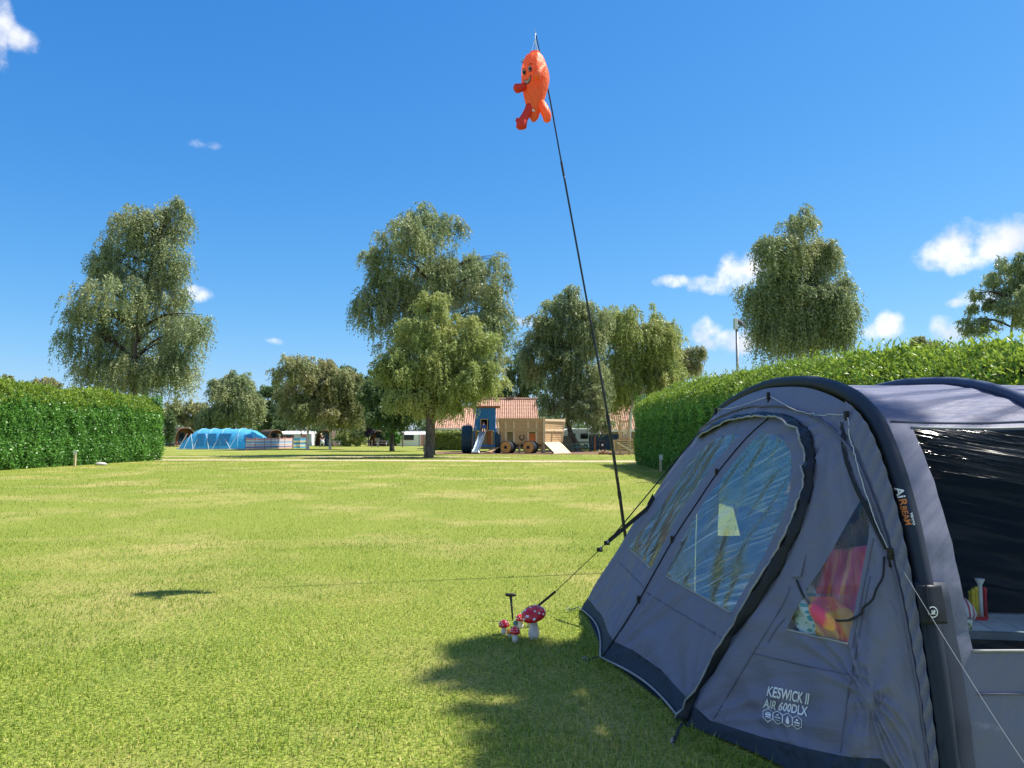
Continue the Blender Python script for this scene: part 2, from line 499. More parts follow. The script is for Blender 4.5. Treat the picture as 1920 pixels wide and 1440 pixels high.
def crown(blobs, n_leaves, leaf=(.24, .10), droop=1.2, gap=-.25, per=9, up_tip=.0, clump=.30):
    """blobs: (centre, rx, ry, rz) in metres; each is filled with hanging bunches of twigs"""
    w = np.array([b[1] * b[3] for b in blobs]); w = w / w.sum()
    Ps, Os, Tn, Ls = [], [], [], []
    for b, wi in zip(blobs, w):
        m = max(40, int(n_leaves * wi * 1.75 / per))
        rm = min(b[1], b[3])
        K = int(max(5, 5.5 * b[1] * b[3] / (rm * clump) ** 2 * .55))
        d = rand_dirs(K); d[:, 2] = d[:, 2] * .9 + .12
        rad = .30 + .72 * RNG.random(K) ** .6 + np.where(RNG.random(K) < .12, .2, 0)
        C = np.array(b[0])[None] + d * rad[:, None] * np.array([b[1], b[2], b[3]])[None]
        rc = rm * clump * (.55 + .75 * RNG.random(K))
        keep = pnoise(C, 1.1, b[0][0]) > gap - .30
        C, rc, d = C[keep], rc[keep], d[keep]
        if not len(C): continue
        q = rc ** 1.6; k = RNG.choice(len(C), m, p=q / q.sum())
        e = rand_dirs(m); rr = RNG.random(m) ** .5
        P = C[k] + e * (rr * rc[k])[:, None] * np.array([1, 1, .7])[None]
        Ps.append(P); Os.append(d[k] * .6 + e * .6); Tn.append((RNG.normal(size=len(C)) * .13)[k]); Ls.append(np.minimum(1, rc[k] / .8))
    P = np.concatenate(Ps); O = np.concatenate(Os); T0 = np.concatenate(Tn); Lk = np.concatenate(Ls)
    m = len(P)
    L = droop * (.25 + 1.0 * RNG.random(m) ** 1.3) * (.6 + .4 * Lk)
    sway = O * np.array([.55, .55, .15]) + RNG.normal(size=(m, 3)) * .11
    k = np.linspace(0, 1, per)[None, :]
    X = P[:, None, :] + sway[:, None, :] * (k * (1.4 - .6 * k))[:, :, None] * min(1.0, droop * .6)
    X[:, :, 2] += -(L[:, None] * k ** 1.3) + up_tip * RNG.random(m)[:, None] * k
    X = X + RNG.normal(size=X.shape) * .036 * (leaf[0] / .2)
    Pl = X.reshape(-1, 3); nl = len(Pl)
    D = RNG.normal(size=(nl, 3)) * .75 + np.array([0, 0, -.75]) + np.repeat(O, per, 0) * .35
    Nn = rand_dirs(nl) + np.array([0, 0, .35])
    s = .65 + .6 * RNG.random(nl)
    V, Fq = leaf_tris(Pl, D, Nn, leaf[0] * s, leaf[1] * s)
    t = np.clip(.42 + .18 * pnoise(Pl, .55, 9.1) + np.repeat(T0, per) + RNG.normal(size=nl) * .2, 0, 1)
    return V, Fq, np.repeat(t, 3)

def tree(name, label, d, trunk_px, base_y, blobs_px, n, mat, bark='bark', droop=1.2, leaf=(.24, .10), gap=-.3, r0=.22, lean=None, group=None, per=15, flat=.62, up_tip=0.0, trunk_top=None):
    base = at(trunk_px, base_y, d) if base_y else at(trunk_px, 830, d)
    base.z = 0
    root = thing(name, label, 'tree', base, 0, group)
    s = d / F
    bl = []
    for (px, py, rx, ry) in blobs_px:
        c = at(px, py, d) - base
        c.y += RNG.normal() * rx * s * .35
        # crown ellipsoids shrink a little because twigs reach out and hang below
        bl.append(((c.x, c.y, c.z + droop * .28), rx * s * .93, rx * s * flat, max(.3, ry * s * .95 - droop * .22)))
    V, Fq, t = crown(bl, n, leaf, droop, gap, per, up_tip=up_tip)
    V[:, 2] = np.maximum(V[:, 2], .1)
    mesh_np('crown', V, Fq, M[mat], root, tint=t)
    top = max(bl, key=lambda b: b[0][2])
    tz = trunk_top or (top[0][2])
    pts = [Vector((0, 0, -.1)), Vector((0, 0, .35))]
    mid = np.mean([np.array(b[0]) for b in bl], axis=0)
    knots = lean or [Vector((mid[0] * .15, mid[1] * .15, tz * .25)), Vector((mid[0] * .45, mid[1] * .4, tz * .5)), Vector((mid[0] * .5 + top[0][0] * .4, mid[1] * .5, tz * .78))]
    pts += knots + [Vector((top[0][0] * .9, top[0][1] * .8, tz))]
    sp = spline(pts, 22)
    rad = [r0 * (1.35 if i == 0 else (1.12 if i == 1 else 1)) * max(.08, (1 - (i / 22) ** 1.0 * .95)) for i in range(23)]
    mb = MB().tube(sp, rad, 9)
    mb.build('trunk', M[bark], root, smooth=True)
    for b in bl:
        lb = MB()
        c = Vector(b[0])
        zt = min(c.z - .4 * b[3], tz * .85)
        i = min(range(len(sp)), key=lambda q: abs(sp[q].z - max(1.2, zt - .25 * c.to_2d().length)))
        a = sp[i]
        for j in range(3):
            e = c + Vector((rnd.uniform(-.6, .6) * b[1], rnd.uniform(-.6, .6) * b[2], rnd.uniform(-.1, .7) * b[3]))
            m_ = (a + e) / 2 + Vector((0, 0, .12 * (e - a).length))
            q = spline([a, m_, e], 6)
            lb.tube(q, [max(.012, r0 * .32 * (1 - k / 7)) for k in range(7)], 5)
        lb.build('limb', M['birch_bark' if bark == 'birch_bark' else 'twig'], root, smooth=True)
    return root

BG = 'trees standing round the campsite'
tree('birch_tree', 'tall broad weeping birch rising behind the left hedge', 60, 250, None,
     [(278, 440, 60, 58), (318, 425, 36, 58), (222, 462, 48, 50), (255, 425, 46, 40), (205, 500, 36, 44), (322, 500, 34, 60), (262, 520, 80, 58), (200, 520, 34, 50), (300, 560, 58, 58), (250, 575, 92, 46), (250, 625, 120, 66), (158, 645, 46, 76), (205, 710, 80, 50), (300, 715, 76, 50), (345, 652, 46, 72), (250, 700, 112, 55), (176, 590, 52, 36), (330, 392, 9, 26), (372, 610, 24, 22), (125, 600, 20, 30)],
     62000, 'birch_leaf', droop=2.3, gap=-.3, r0=.3, group=BG, leaf=(.22, .09))
tree('birch_tree', 'tallest open birch in the middle of the lawn, behind the yellower birch', 61, 812, None,
     [(800, 440, 52, 46), (848, 430, 26, 34), (770, 470, 62, 56), (722, 505, 40, 46), (700, 590, 38, 62), (742, 560, 56, 66), (850, 505, 66, 66), (912, 540, 42, 58), (935, 500, 20, 30), (902, 620, 52, 80), (800, 540, 90, 76), (930, 600, 22, 50), (795, 398, 10, 24), (690, 490, 16, 20), (880, 680, 70, 60), (760, 640, 60, 50)],
     62000, 'birch_leaf', droop=1.9, gap=-.25, r0=.22, group=BG, leaf=(.22, .09))
tree('birch_tree', 'yellow-green birch with a dark straight trunk in the middle of the lawn', 53.7, 804, None,
     [(815, 582, 32, 40), (800, 640, 70, 55), (858, 650, 56, 65), (780, 700, 72, 55), (862, 715, 76, 56), (820, 735, 86, 50), (742, 690, 32, 42), (896, 715, 46, 44), (815, 768, 56, 26), (760, 755, 40, 28)],
     62000, 'birch_leaf_warm', droop=1.3, gap=-.4, r0=.40, group=BG, leaf=(.21, .09),
     lean=[Vector((.05, 0, 2.6)), Vector((.0, 0, 4.5)), Vector((.3, 0, 8))])
tree('birch_tree', 'dense birch with a curved trunk just right of the wooden play truck', 75, 1084, None,
     [(1060, 578, 46, 32), (1032, 612, 34, 36), (1062, 640, 70, 56), (1024, 672, 56, 42), (1085, 700, 66, 58), (1064, 752, 56, 44), (1112, 765, 44, 46), (1096, 620, 46, 56), (1008, 704, 28, 24), (1070, 553, 20, 16)],
     52000, 'birch_leaf', droop=1.7, gap=-.35, r0=.42, group=BG, leaf=(.25, .11),
     lean=[Vector((-.35, 0, 1.0)), Vector((-.85, 0, 2.2)), Vector((-1.2, 0, 4.5)), Vector((-1.2, 0, 8))])
tree('birch_tree', 'wide curtain-like weeping birch left of the right hedge end', 80, 1178, None,
     [(1190, 622, 70, 50), (1150, 612, 46, 42), (1230, 640, 46, 48), (1180, 690, 76, 66), (1240, 690, 42, 58), (1150, 736, 48, 56), (1264, 622, 15, 22), (1205, 740, 50, 50), (1250, 730, 40, 40)],
     48000, 'birch_leaf_warm', 'birch_bark', droop=2.2, gap=-.22, r0=.3, group=BG, leaf=(.27, .11))
tree('birch_tree', 'low olive-brown birch whose top shows above the right hedge end', 92, 1285, None,
     [(1285, 684, 33, 32), (1303, 666, 20, 16), (1262, 694, 28, 28)], 10000, 'olive_leaf', droop=1.4, r0=.2, group=BG, leaf=(.3, .12))
tree('birch_tree', 'tall columnar weeping birch behind the right hedge beside the lamp post', 46, 1500, None,
     [(1488, 440, 36, 26), (1450, 490, 42, 42), (1540, 490, 42, 46), (1500, 515, 58, 56), (1440, 570, 38, 66), (1500, 590, 58, 66), (1560, 590, 40, 66), (1480, 640, 66, 50), (1570, 632, 30, 44), (1510, 415, 8, 14)],
     62000, 'birch_leaf', 'birch_bark', droop=2.7, gap=-.3, r0=.2, group=BG, leaf=(.19, .075))
tree('ash_tree', 'open broadleaf tree rising behind the hedge at the far right', 38, 1895, None,
     [(1892, 525, 38, 44), (1862, 572, 36, 34), (1905, 590, 56, 46), (1852, 612, 44, 22), (1832, 556, 14, 9), (1916, 498, 24, 26), (1960, 540, 50, 60)],
     22000, 'birch_leaf', droop=.5, gap=.05, r0=.16, group=BG, leaf=(.13, .06), per=7)
tree('young_tree', 'small wispy tree tip showing over the right hedge between two clouds', 60, 1720, None,
     [(1715, 645, 16, 16), (1738, 652, 18, 10)], 2200, 'olive_leaf', droop=.4, gap=.0, r0=.07, group=BG, leaf=(.2, .09))
tree('willow_tree', 'tapered pale green weeping tree behind the blue tunnel tent', 106, 440, None,
     [(442, 722, 30, 30), (440, 762, 44, 48), (412, 742, 24, 38), (465, 765, 30, 44), (400, 790, 30, 35)], 22000, 'birch_leaf', droop=1.8, r0=.25, group=BG, leaf=(.34, .14))
tree('round_tree', 'low round olive tree over the leftmost camping pod', 116, 352, None,
     [(356, 776, 36, 28), (328, 782, 28, 26), (380, 790, 22, 25)], 9000, 'olive_leaf', droop=.8, r0=.2, group=BG, leaf=(.36, .15))
tree('broad_tree', 'dark round tree filling the gap right of the pale weeping tree', 122, 500, None,
     [(500, 752, 36, 38), (518, 734, 26, 20), (486, 782, 38, 30), (528, 790, 34, 34)], 13000, 'dark_leaf', droop=.6, r0=.3, group=BG, leaf=(.36, .16))
tree('birch_tree', 'broad olive birch with a white trunk at the end of the windbreak', 83, 577, None,
     [(560, 702, 42, 34), (592, 690, 40, 28), (545, 742, 38, 48), (592, 738, 52, 48), (560, 776, 38, 32), (600, 775, 40, 25)], 26000, 'olive_leaf', 'birch_bark', droop=1.5, gap=-.28, r0=.2, group=BG, leaf=(.28, .11),
     lean=[Vector((0, 0, 1.6)), Vector((0, 0, 3.2)), Vector((.1, 0, 6))])
tree('birch_tree', 'olive birch with a white trunk beside the walking person', 85, 619, None,
     [(642, 722, 42, 36), (650, 760, 42, 42), (625, 766, 38, 40), (668, 768, 20, 48), (640, 795, 36, 20)], 22000, 'olive_leaf', 'birch_bark', droop=1.5, gap=-.28, r0=.17, group=BG, leaf=(.28, .11),
     lean=[Vector((0, 0, 1.6)), Vector((0, 0, 3.2)), Vector((.5, 0, 6))])
tree('broad_tree', 'dark green tree top peeking over the two white-trunked birches', 112, 655, None,
     [(642, 702, 26, 20), (672, 735, 40, 36), (700, 720, 30, 26)], 9000, 'dark_leaf', droop=.5, r0=.3, group=BG, leaf=(.34, .15))
tree('copper_tree', 'narrow dark purple tree behind the rightmost camping pod', 104, 691, None,
     [(691, 790, 13, 34), (688, 770, 10, 20)], 4500, 'purple_leaf', droop=.5, r0=.15, group=BG, leaf=(.3, .14))
tree('broad_tree', 'dense dark green tree behind the middle birch on its left', 76, 735, None,
     [(730, 742, 50, 46), (702, 762, 34, 42), (768, 760, 46, 48), (740, 785, 50, 30)], 22000, 'dark_leaf', droop=.9, gap=-.4, r0=.3, group=BG, leaf=(.29, .13))
tree('broad_tree', 'bluish dark tree behind the red tiled roof', 108, 968, None,
     [(972, 692, 26, 36), (958, 742, 48, 36), (986, 704, 18, 46), (925, 752, 38, 28), (1010, 720, 30, 40)], 15000, 'dark_leaf', droop=.8, r0=.3, group=BG, leaf=(.34, .15))
tree('sapling', 'slim young birch with a thin dark trunk near the black litter bin', 72.5, 1107, None,
     [(1108, 770, 28, 30), (1120, 742, 22, 26), (1128, 800, 20, 18)], 9000, 'birch_leaf', droop=.9, r0=.09, group=BG, leaf=(.22, .1))
tree('broad_tree', 'tree tips just showing over the left hedge at the photo edge', 75, 8, None,
     [(10, 712, 12, 9), (75, 716, 26, 9), (100, 724, 22, 8), (52, 730, 40, 12)], 4200, 'olive_leaf', droop=.4, gap=-.1, r0=.2, group=BG, leaf=(.25, .12))
# shade tree just outside the frame on the right: it throws the soft dappled shade over the tent
def shade_tree():
    root = thing('shade_tree', 'tall birch just outside the right edge that shades the grass by the tent', 'tree', (9.4, 7.0, 0), 0, BG)
    bl = []
    for gx, gy, r, z in ((-.26, 5.95, .20, 12), (-.30, 5.2, .24, 12), (-.02, 5.5, .50, 9.2), (.30, 5.25, .42, 9.6), (-.12, 5.78, .30, 9.4), (-.12, 4.40, .24, 9.0), (.12, 4.52, .3, 9.5), (.22, 3.6, .48, 9.1), (.25, 4.05, .34, 9.6), (-.1, 3.2, .36, 9.3), (.3, 5.9, .3, 10), (.15, 3.0, .5, 8.8)):
        p = Vector((gx, gy, 0)) + sdir * (z / sdir.z)
        bl.append(((p.x - 9.4, p.y - 7.0, p.z), r, r, r * .8))
    V, Fq, t = crown(bl, 5600, (.12, .09), .3, -1.5, 8, clump=.5)
    mesh_np('crown', V, Fq, M['birch_leaf'], root, tint=t)
    sp = spline([(0, 0, -.1), (.1, 0, 3), (-.4, .0, 6), (-1.2, -.3, 10)], 14)
    MB().tube(sp, [.2 * (1 - i / 16) for i in range(15)], 9).build('trunk', M['birch_bark'], root, smooth=True)
    for b in bl:
        a = sp[6 + rnd.randrange(6)]
        lb = MB().tube(spline([a, (a + Vector(b[0])) / 2 + Vector((0, 0, .3)), b[0]], 5), [.05, .045, .04, .03, .02, .012], 5)
        lb.build('limb', M['twig'], root, smooth=True)
shade_tree()

# far wood: reads as one mass
def far_wood():
    bl = []
    x = -130
    while x < 120:
        h = 5.5 + 2.8 * rnd.random()
        bl.append(((x, 150 + rnd.uniform(-6, 6), h * .5), 5.5, 4, h * .62)); x += 4.2
    V, Fq, t = crown(bl, 60000, (.55, .28), .8, -.6, 5)
    V[:, 2] = np.maximum(V[:, 2], .05)
    o = mesh_np('far_wood', V, Fq, M['dark_leaf'], tint=t)
    tag(o, 'dark line of far woodland closing the campsite', 'woodland', kind='stuff')
far_wood()

def shrub(name, label, px, py, rx, ry, d, n, mat, leaf=(.25, .13), group=None):
    base = at(px, 830, d); base.z = 0
    root = thing(name, label, 'shrub', base, 0, group)
    s = d / F
    zc = max(.2, (at(px, py, d).z))
    bl = [((0, 0, zc * .9), rx * s, rx * s * .7, zc), ((rx * s * .4, 0, zc * .8), rx * s * .6, rx * s * .5, zc * .8), ((-rx * s * .45, 0, zc * .75), rx * s * .6, rx * s * .5, zc * .7)]
    V, Fq, t = crown(bl, n, leaf, .15, -.7, 5)
    V[:, 2] = np.maximum(V[:, 2], .03)
    mesh_np('foliage', V, Fq, M[mat], root, tint=t)
    mb = MB()
    for k in range(4): mb.tube([(0, 0, -.05), (rnd.uniform(-.3, .3) * rx * s, rnd.uniform(-.2, .2), zc)], [.05, .02], 5)
    mb.build('stem', M['twig'], root)
    return root
shrub('shrub', 'rounded pale green bush between two camping pods', 655, 820, 26, 18, 104, 3500, 'birch_leaf_warm')
shrub('shrub', 'taller green bush behind the two middle camping pods', 676, 808, 16, 28, 108, 3000, 'birch_leaf')
shrub('shrub', 'bright green bush right beside the rightmost camping pod', 737, 817, 14, 20, 107, 3000, 'laurel_leaf')
shrub('shrub', 'low dark bush at the foot of the left hedge end', 318, 800, 10, 26, 100, 2200, 'dark_leaf')
shrub('shrub', 'dark bush under the white-trunked birch pair', 602, 808, 26, 22, 118, 3000, 'dark_leaf')

# ------------------------------------------------------------------ hedges
def hedge(name, label, x_face, y0, y1, thick, side, hfun, n, leaf, mat_face, mat_top, wob=.1, singles=0, xfun=None):
    """runs along Y; its visible face looks towards `side` (+1 = +X, -1 = -X)"""
    root = thing(name, label, 'hedge', (x_face, (y0 + y1) / 2, 0))
    yc = (y0 + y1) / 2
    X = xfun or (lambda y: np.zeros_like(y))
    # solid dark core under the leaves
    vs = []; fs = []; K = 24
    for i in range(K + 1):
        y = y0 + .28 + (y1 - y0 - .56) * i / K; h = float(hfun(np.array([y]))[0]); xo = float(X(np.array([y]))[0])
        prof = [(.26, 0), (.22, h * .5), (.3, h - .95), (.55, h - .62), (1.1, h - .28), (thick - .5, h - .28), (thick - .25, h - .6), (thick - .2, 0)]
        vs += [(xo - side * a, y - yc, b) for a, b in prof]
    P = 8
    for i in range(K):
        for k in range(P - 1): fs.append((i * P + k, i * P + k + 1, (i + 1) * P + k + 1, (i + 1) * P + k))
    fs.append(tuple(range(P))); fs.append(tuple(K * P + k for k in range(P)))
    MB().add(vs, fs).build('dark_core', M['hedge_core'], root)
    # leaf positions: face, shoulder+top, both ends
    def place(kind, m):
        y = y0 + (y1 - y0) * RNG.random(m)
        h = hfun(y)
        if kind == 'face':
            z = h * RNG.random(m) ** .95 - .05
            x = np.zeros(m); nx = np.tile([side, 0, .18], (m, 1)).astype(float)
            sh = np.clip((z - (h - .85)) / .85, 0, 1); x = -.85 * sh ** 2.0
            nx = np.stack([side * (1 - .55 * sh), 0 * z, .18 + .9 * sh], 1)
            bot = np.clip((.35 - z) / .35, 0, 1); x = x - bot * .12
        elif kind == 'back':
            z = h * RNG.random(m); x = -np.full(m, thick); nx = np.tile([-side, 0, .15], (m, 1)).astype(float)
        elif kind == 'top':
            x = -.7 - (thick - .7) * RNG.random(m); z = h - .08 - .1 * RNG.random(m)
            nx = np.tile([side * .15, 0, 1.0], (m, 1)).astype(float)
        else:
            z = h * RNG.random(m); x = -thick * RNG.random(m)
            e = RNG.random(m) < .5
            y = np.where(e, y0, y1); nx = np.stack([np.zeros(m), np.where(e, -1.0, 1.0), np.full(m, .15)], 1)
            rr = np.clip(.35 - np.minimum(-x, x + thick), 0, .35); y = y + np.where(e, 1, -1) * rr * .6
        p = np.stack([x * side + X(y), y - yc, z], 1)
        bump = pnoise(p, 1.9, 4.0) * wob + pnoise(p, 5.1, 1.0) * wob * .55
        nn = nx / np.linalg.norm(nx, axis=1, keepdims=True)
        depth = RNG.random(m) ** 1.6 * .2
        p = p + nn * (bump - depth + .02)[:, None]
        return p, nn, bump
    parts = {'face': [], 'top': []}
    L_ = y1 - y0; hm = float(hfun(np.array([yc]))[0])
    A = {'face': L_ * hm, 'top': L_ * thick * 1.25, 'end': 2 * thick * hm * 1.0, 'back': L_ * hm * .22}
    tot = sum(A.values())
    for k, a in A.items():
        m = int(n * a / tot)
        p, nn, bump = place(k, m)
        D = RNG.normal(size=(m, 3)) * .55 + nn * .35 + np.array([0, 0, .35 if k != 'top' else .75])
        Nn = nn + RNG.normal(size=(m, 3)) * .55
        s = .65 + .6 * RNG.random(m)
        V, Fq = leaf_quads(p, D, Nn, leaf[0] * s, leaf[1] * s)
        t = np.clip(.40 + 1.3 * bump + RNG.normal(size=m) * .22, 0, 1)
        if k == 'face':
            up_ = np.repeat(p[:, 2] > hfun(p[:, 1] + yc) - .80 + .18 * RNG.normal(size=m), 4).reshape(-1, 4)[:, 0]  # sunlit shoulder band is painted with the lighter new-growth colour
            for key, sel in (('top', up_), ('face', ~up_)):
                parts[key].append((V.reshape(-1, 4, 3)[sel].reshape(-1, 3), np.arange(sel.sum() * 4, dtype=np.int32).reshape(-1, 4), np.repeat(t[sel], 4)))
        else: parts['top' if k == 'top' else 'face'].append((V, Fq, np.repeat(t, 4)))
    # upright shoots of new growth
    m = int(L_ * thick * 26)
    y = y0 + (y1 - y0) * RNG.random(m); xx = -.55 - (thick - .55) * RNG.random(m)
    b = np.stack([xx * side + X(y), y - yc, hfun(y) - .10 - .25 * np.clip((-xx < .9), 0, 1)], 1)
    hgt = (.06 + .20 * RNG.random(m) ** 2.5)
    per = 7; kk = np.linspace(0, 1, per)[None, :, None]
    lean_ = RNG.normal(size=(m, 1, 3)) * .10
    p = b[:, None, :] + np.array([0, 0, 1.0])[None, None, :] * (hgt[:, None, None] * kk) + lean_ * kk
    p = p.reshape(-1, 3); q = len(p)
    D = RNG.normal(size=(q, 3)) * .55 + np.array([0, 0, .85])
    V, Fq = leaf_quads(p, D, rand_dirs(q), leaf[0] * (.7 + .5 * RNG.random(q)), leaf[1] * (.7 + .5 * RNG.random(q)))
    parts['top'].append((V, Fq, np.repeat(np.clip(.62 + RNG.normal(size=q) * .25, 0, 1), 4)))
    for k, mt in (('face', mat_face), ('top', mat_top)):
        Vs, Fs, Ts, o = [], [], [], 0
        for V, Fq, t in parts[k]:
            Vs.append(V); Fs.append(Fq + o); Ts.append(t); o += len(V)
        ob = mesh_np('foliage' if k == 'face' else 'sunlit_new_growth', np.concatenate(Vs), np.concatenate(Fs), mt, root, tint=np.concatenate(Ts))
        ob['kind'] = 'stuff'
    # the largest leaves one can pick apart
    if singles:
        lm = MB().add([(0, 0, 0), (.022, .035, .006), (.026, .07, .004), (.014, .115, 0), (0, .145, -.01), (-.014, .115, 0), (-.026, .07, .004), (-.022, .035, .006), (0, .07, -.006)],
                      [(0, 1, 8), (1, 2, 8), (2, 3, 8), (3, 4, 8), (4, 5, 8), (5, 6, 8), (6, 7, 8), (7, 0, 8)])
        first = lm.build('leaf', mat_top, root)
        a = first.data.attributes.new('tint', 'FLOAT', 'POINT'); a.data.foreach_set('value', [.72] * 9)
        for i in range(singles):
            o = first if i == 0 else first.copy()
            if i: COL.objects.link(o); o.parent = root
            yy = 8.6 + 8 * rnd.random(); zz = float(hfun(np.array([yy]))[0])
            up = rnd.random() < .6
            xx_ = -rnd.uniform(.6, 1.2) if up else -rnd.uniform(.0, .2)
            o.location = (xx_ * side + float(X(np.array([yy]))[0]), yy - yc, zz + rnd.uniform(-.15, .15) if up else zz - rnd.uniform(.5, .95))
            o.rotation_euler = (rnd.uniform(.2, 1.3), rnd.uniform(-.6, .6), rnd.uniform(-3.1, 3.1))
    return root

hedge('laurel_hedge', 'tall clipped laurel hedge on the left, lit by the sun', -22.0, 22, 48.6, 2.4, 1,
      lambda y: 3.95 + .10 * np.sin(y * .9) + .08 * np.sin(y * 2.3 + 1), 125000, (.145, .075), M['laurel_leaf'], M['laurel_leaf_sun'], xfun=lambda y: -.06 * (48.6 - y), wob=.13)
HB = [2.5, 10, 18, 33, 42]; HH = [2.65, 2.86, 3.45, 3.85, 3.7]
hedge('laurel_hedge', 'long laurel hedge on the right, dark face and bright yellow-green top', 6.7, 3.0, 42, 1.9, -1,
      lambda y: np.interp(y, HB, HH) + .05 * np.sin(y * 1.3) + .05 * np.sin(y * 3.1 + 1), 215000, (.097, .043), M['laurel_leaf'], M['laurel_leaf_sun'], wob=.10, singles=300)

def low_hedge():
    a, b = at(805, 838, 80), at(872, 838, 80)
    root = thing('box_hedge', 'low clipped hedge in front of the red-roofed house', 'hedge', ((a.x + b.x) / 2, 80, 0))
    L_ = b.x - a.x; n = 9000
    p = np.stack([(RNG.random(n) - .5) * L_, np.where(RNG.random(n) < .6, -.6, RNG.random(n) * 1.2 - .6), RNG.random(n) * 1.75], 1)
    tp = RNG.random(n) < .3; p[tp, 2] = 1.72; p[tp, 1] = RNG.random(tp.sum()) * 1.2 - .6
    p += RNG.normal(size=p.shape) * .07
    V, Fq = leaf_quads(p, RNG.normal(size=(n, 3)), RNG.normal(size=(n, 3)) + np.array([0, -.6, .5]), .22 + .1 * RNG.random(n), .12 + .05 * RNG.random(n))
    V[:, 2] = np.maximum(V[:, 2], .02)
    mesh_np('foliage', V, Fq, M['birch_leaf_warm'], root, tint=np.repeat(np.clip(RNG.normal(size=n) * .25 + .45, 0, 1), 4))['kind'] = 'stuff'
    MB().box((0, 0, .82), (L_ - .2, 1.0, 1.64)).build('dark_core', M['hedge_core'], root)  # solid dark box filling the inside
low_hedge()

# ------------------------------------------------------------------ buildings and vehicles far behind
def house():
    d = 86
    s = d / F
    base = at(920, 830, d); base.z = 0
    root = thing('red_roofed_house', 'long low house with red pantile roofs behind the play truck', 'house', base)
    def X(px): return (at(px, 815, d).x - base.x)
    def Z(py, dd=d): return at(960, py, dd).z
    # walls with window openings kept simple: dark red-brown brick
    ze = Z(804)
    w = MB(); w.box(((X(815) + X(1200)) / 2, 4.2, ze / 2), (X(1200) - X(815), 7.6, ze)); w.build('wall', M['brick_wall'], root)
    def roof(name, x0, x1, xr0, xr1, ye, yr, z0, z1, step=.25):
        """front slope with corrugated pantile columns and stepped courses"""
        nx = int((x1 - x0) / step) * 4; ny = 16
        vs = []; fs = []
        for j in range(ny + 1):
            t = j / ny
            for i in range(nx + 1):
                u = i / nx; xx = (x0 + (x1 - x0) * u)
                lo, hi = x0 + (xr0 - x0) * t, x1 + (xr1 - x1) * t
                xx = min(max(xx, lo), hi)
                zc = .055 * math.sin((x0 + (x1 - x0) * u) / step * 2 * math.pi) + (.03 if j % 2 else -.01)
                vs.append((xx, ye + (yr - ye) * t, z0 + (z1 - z0) * t + zc))
        for j in range(ny):
            for i in range(nx): a = j * (nx + 1) + i; fs.append((a, a + 1, a + nx + 2, a + nx + 1))
        mb = MB().add(vs, fs)
        # back slope and gable ends close the roof
        yb = 2 * yr - ye
        mb.add([(x0, yb, z0), (x1, yb, z0), (xr1, yr, z1), (xr0, yr, z1), (x0, ye, z0), (x1, ye, z0)], [(0, 1, 2, 3), (4, 3, 0), (1, 5, 2)])
        r = mb.build(name, M['roof_tile'], root)
        k = 0; xx = xr0 + .1
        while xx < xr1 - .2:
            MB().lathe([(.10, 0), (.14, .05), (.14, .36), (.11, .4)], 8, (xx, yr, z1 + .02), Matrix.Rotation(math.pi / 2, 3, 'Y')).build('ridge_tile', M['roof_tile'], r); xx += .41
        for xv in np.arange(xr0 + 1.2, xr1 - 1, 2.6):
            MB().box((xv, yr, z1 + .2), (.9, .3, .14)).build('ridge_vent', M['roof_tile'], r)
        MB().box(((x0 + x1) / 2, ye - .06, z0 - .1), (x1 - x0, .1, .2)).build('gutter', M['white_paint'], r)
        return r
    roof('roof', X(809), X(900), X(829), X(900), -.5, 4.0, Z(803), Z(763, 90))
    roof('roof', X(885), X(1012), X(893), X(1009), -.3, 4.3, Z(806), Z(748, 90))
    roof('roof', X(1128), X(1240), X(1131), X(1225), -.3, 4.3, Z(806), Z(752, 90))
    for px in (829, 842, 855, 1165):
        f = MB().box((X(px), .38, Z(809)), (.62, .1, .78)).build('window', M['white_paint'], root)
        MB().box((X(px), .32, Z(809)), (.46, .04, .62)).build('pane', M['dark_glass'], f)
    MB().box((X(1175), .38, 1.0), (1.0, .1, 2.0)).build('door', M['white_paint'], root)
house()

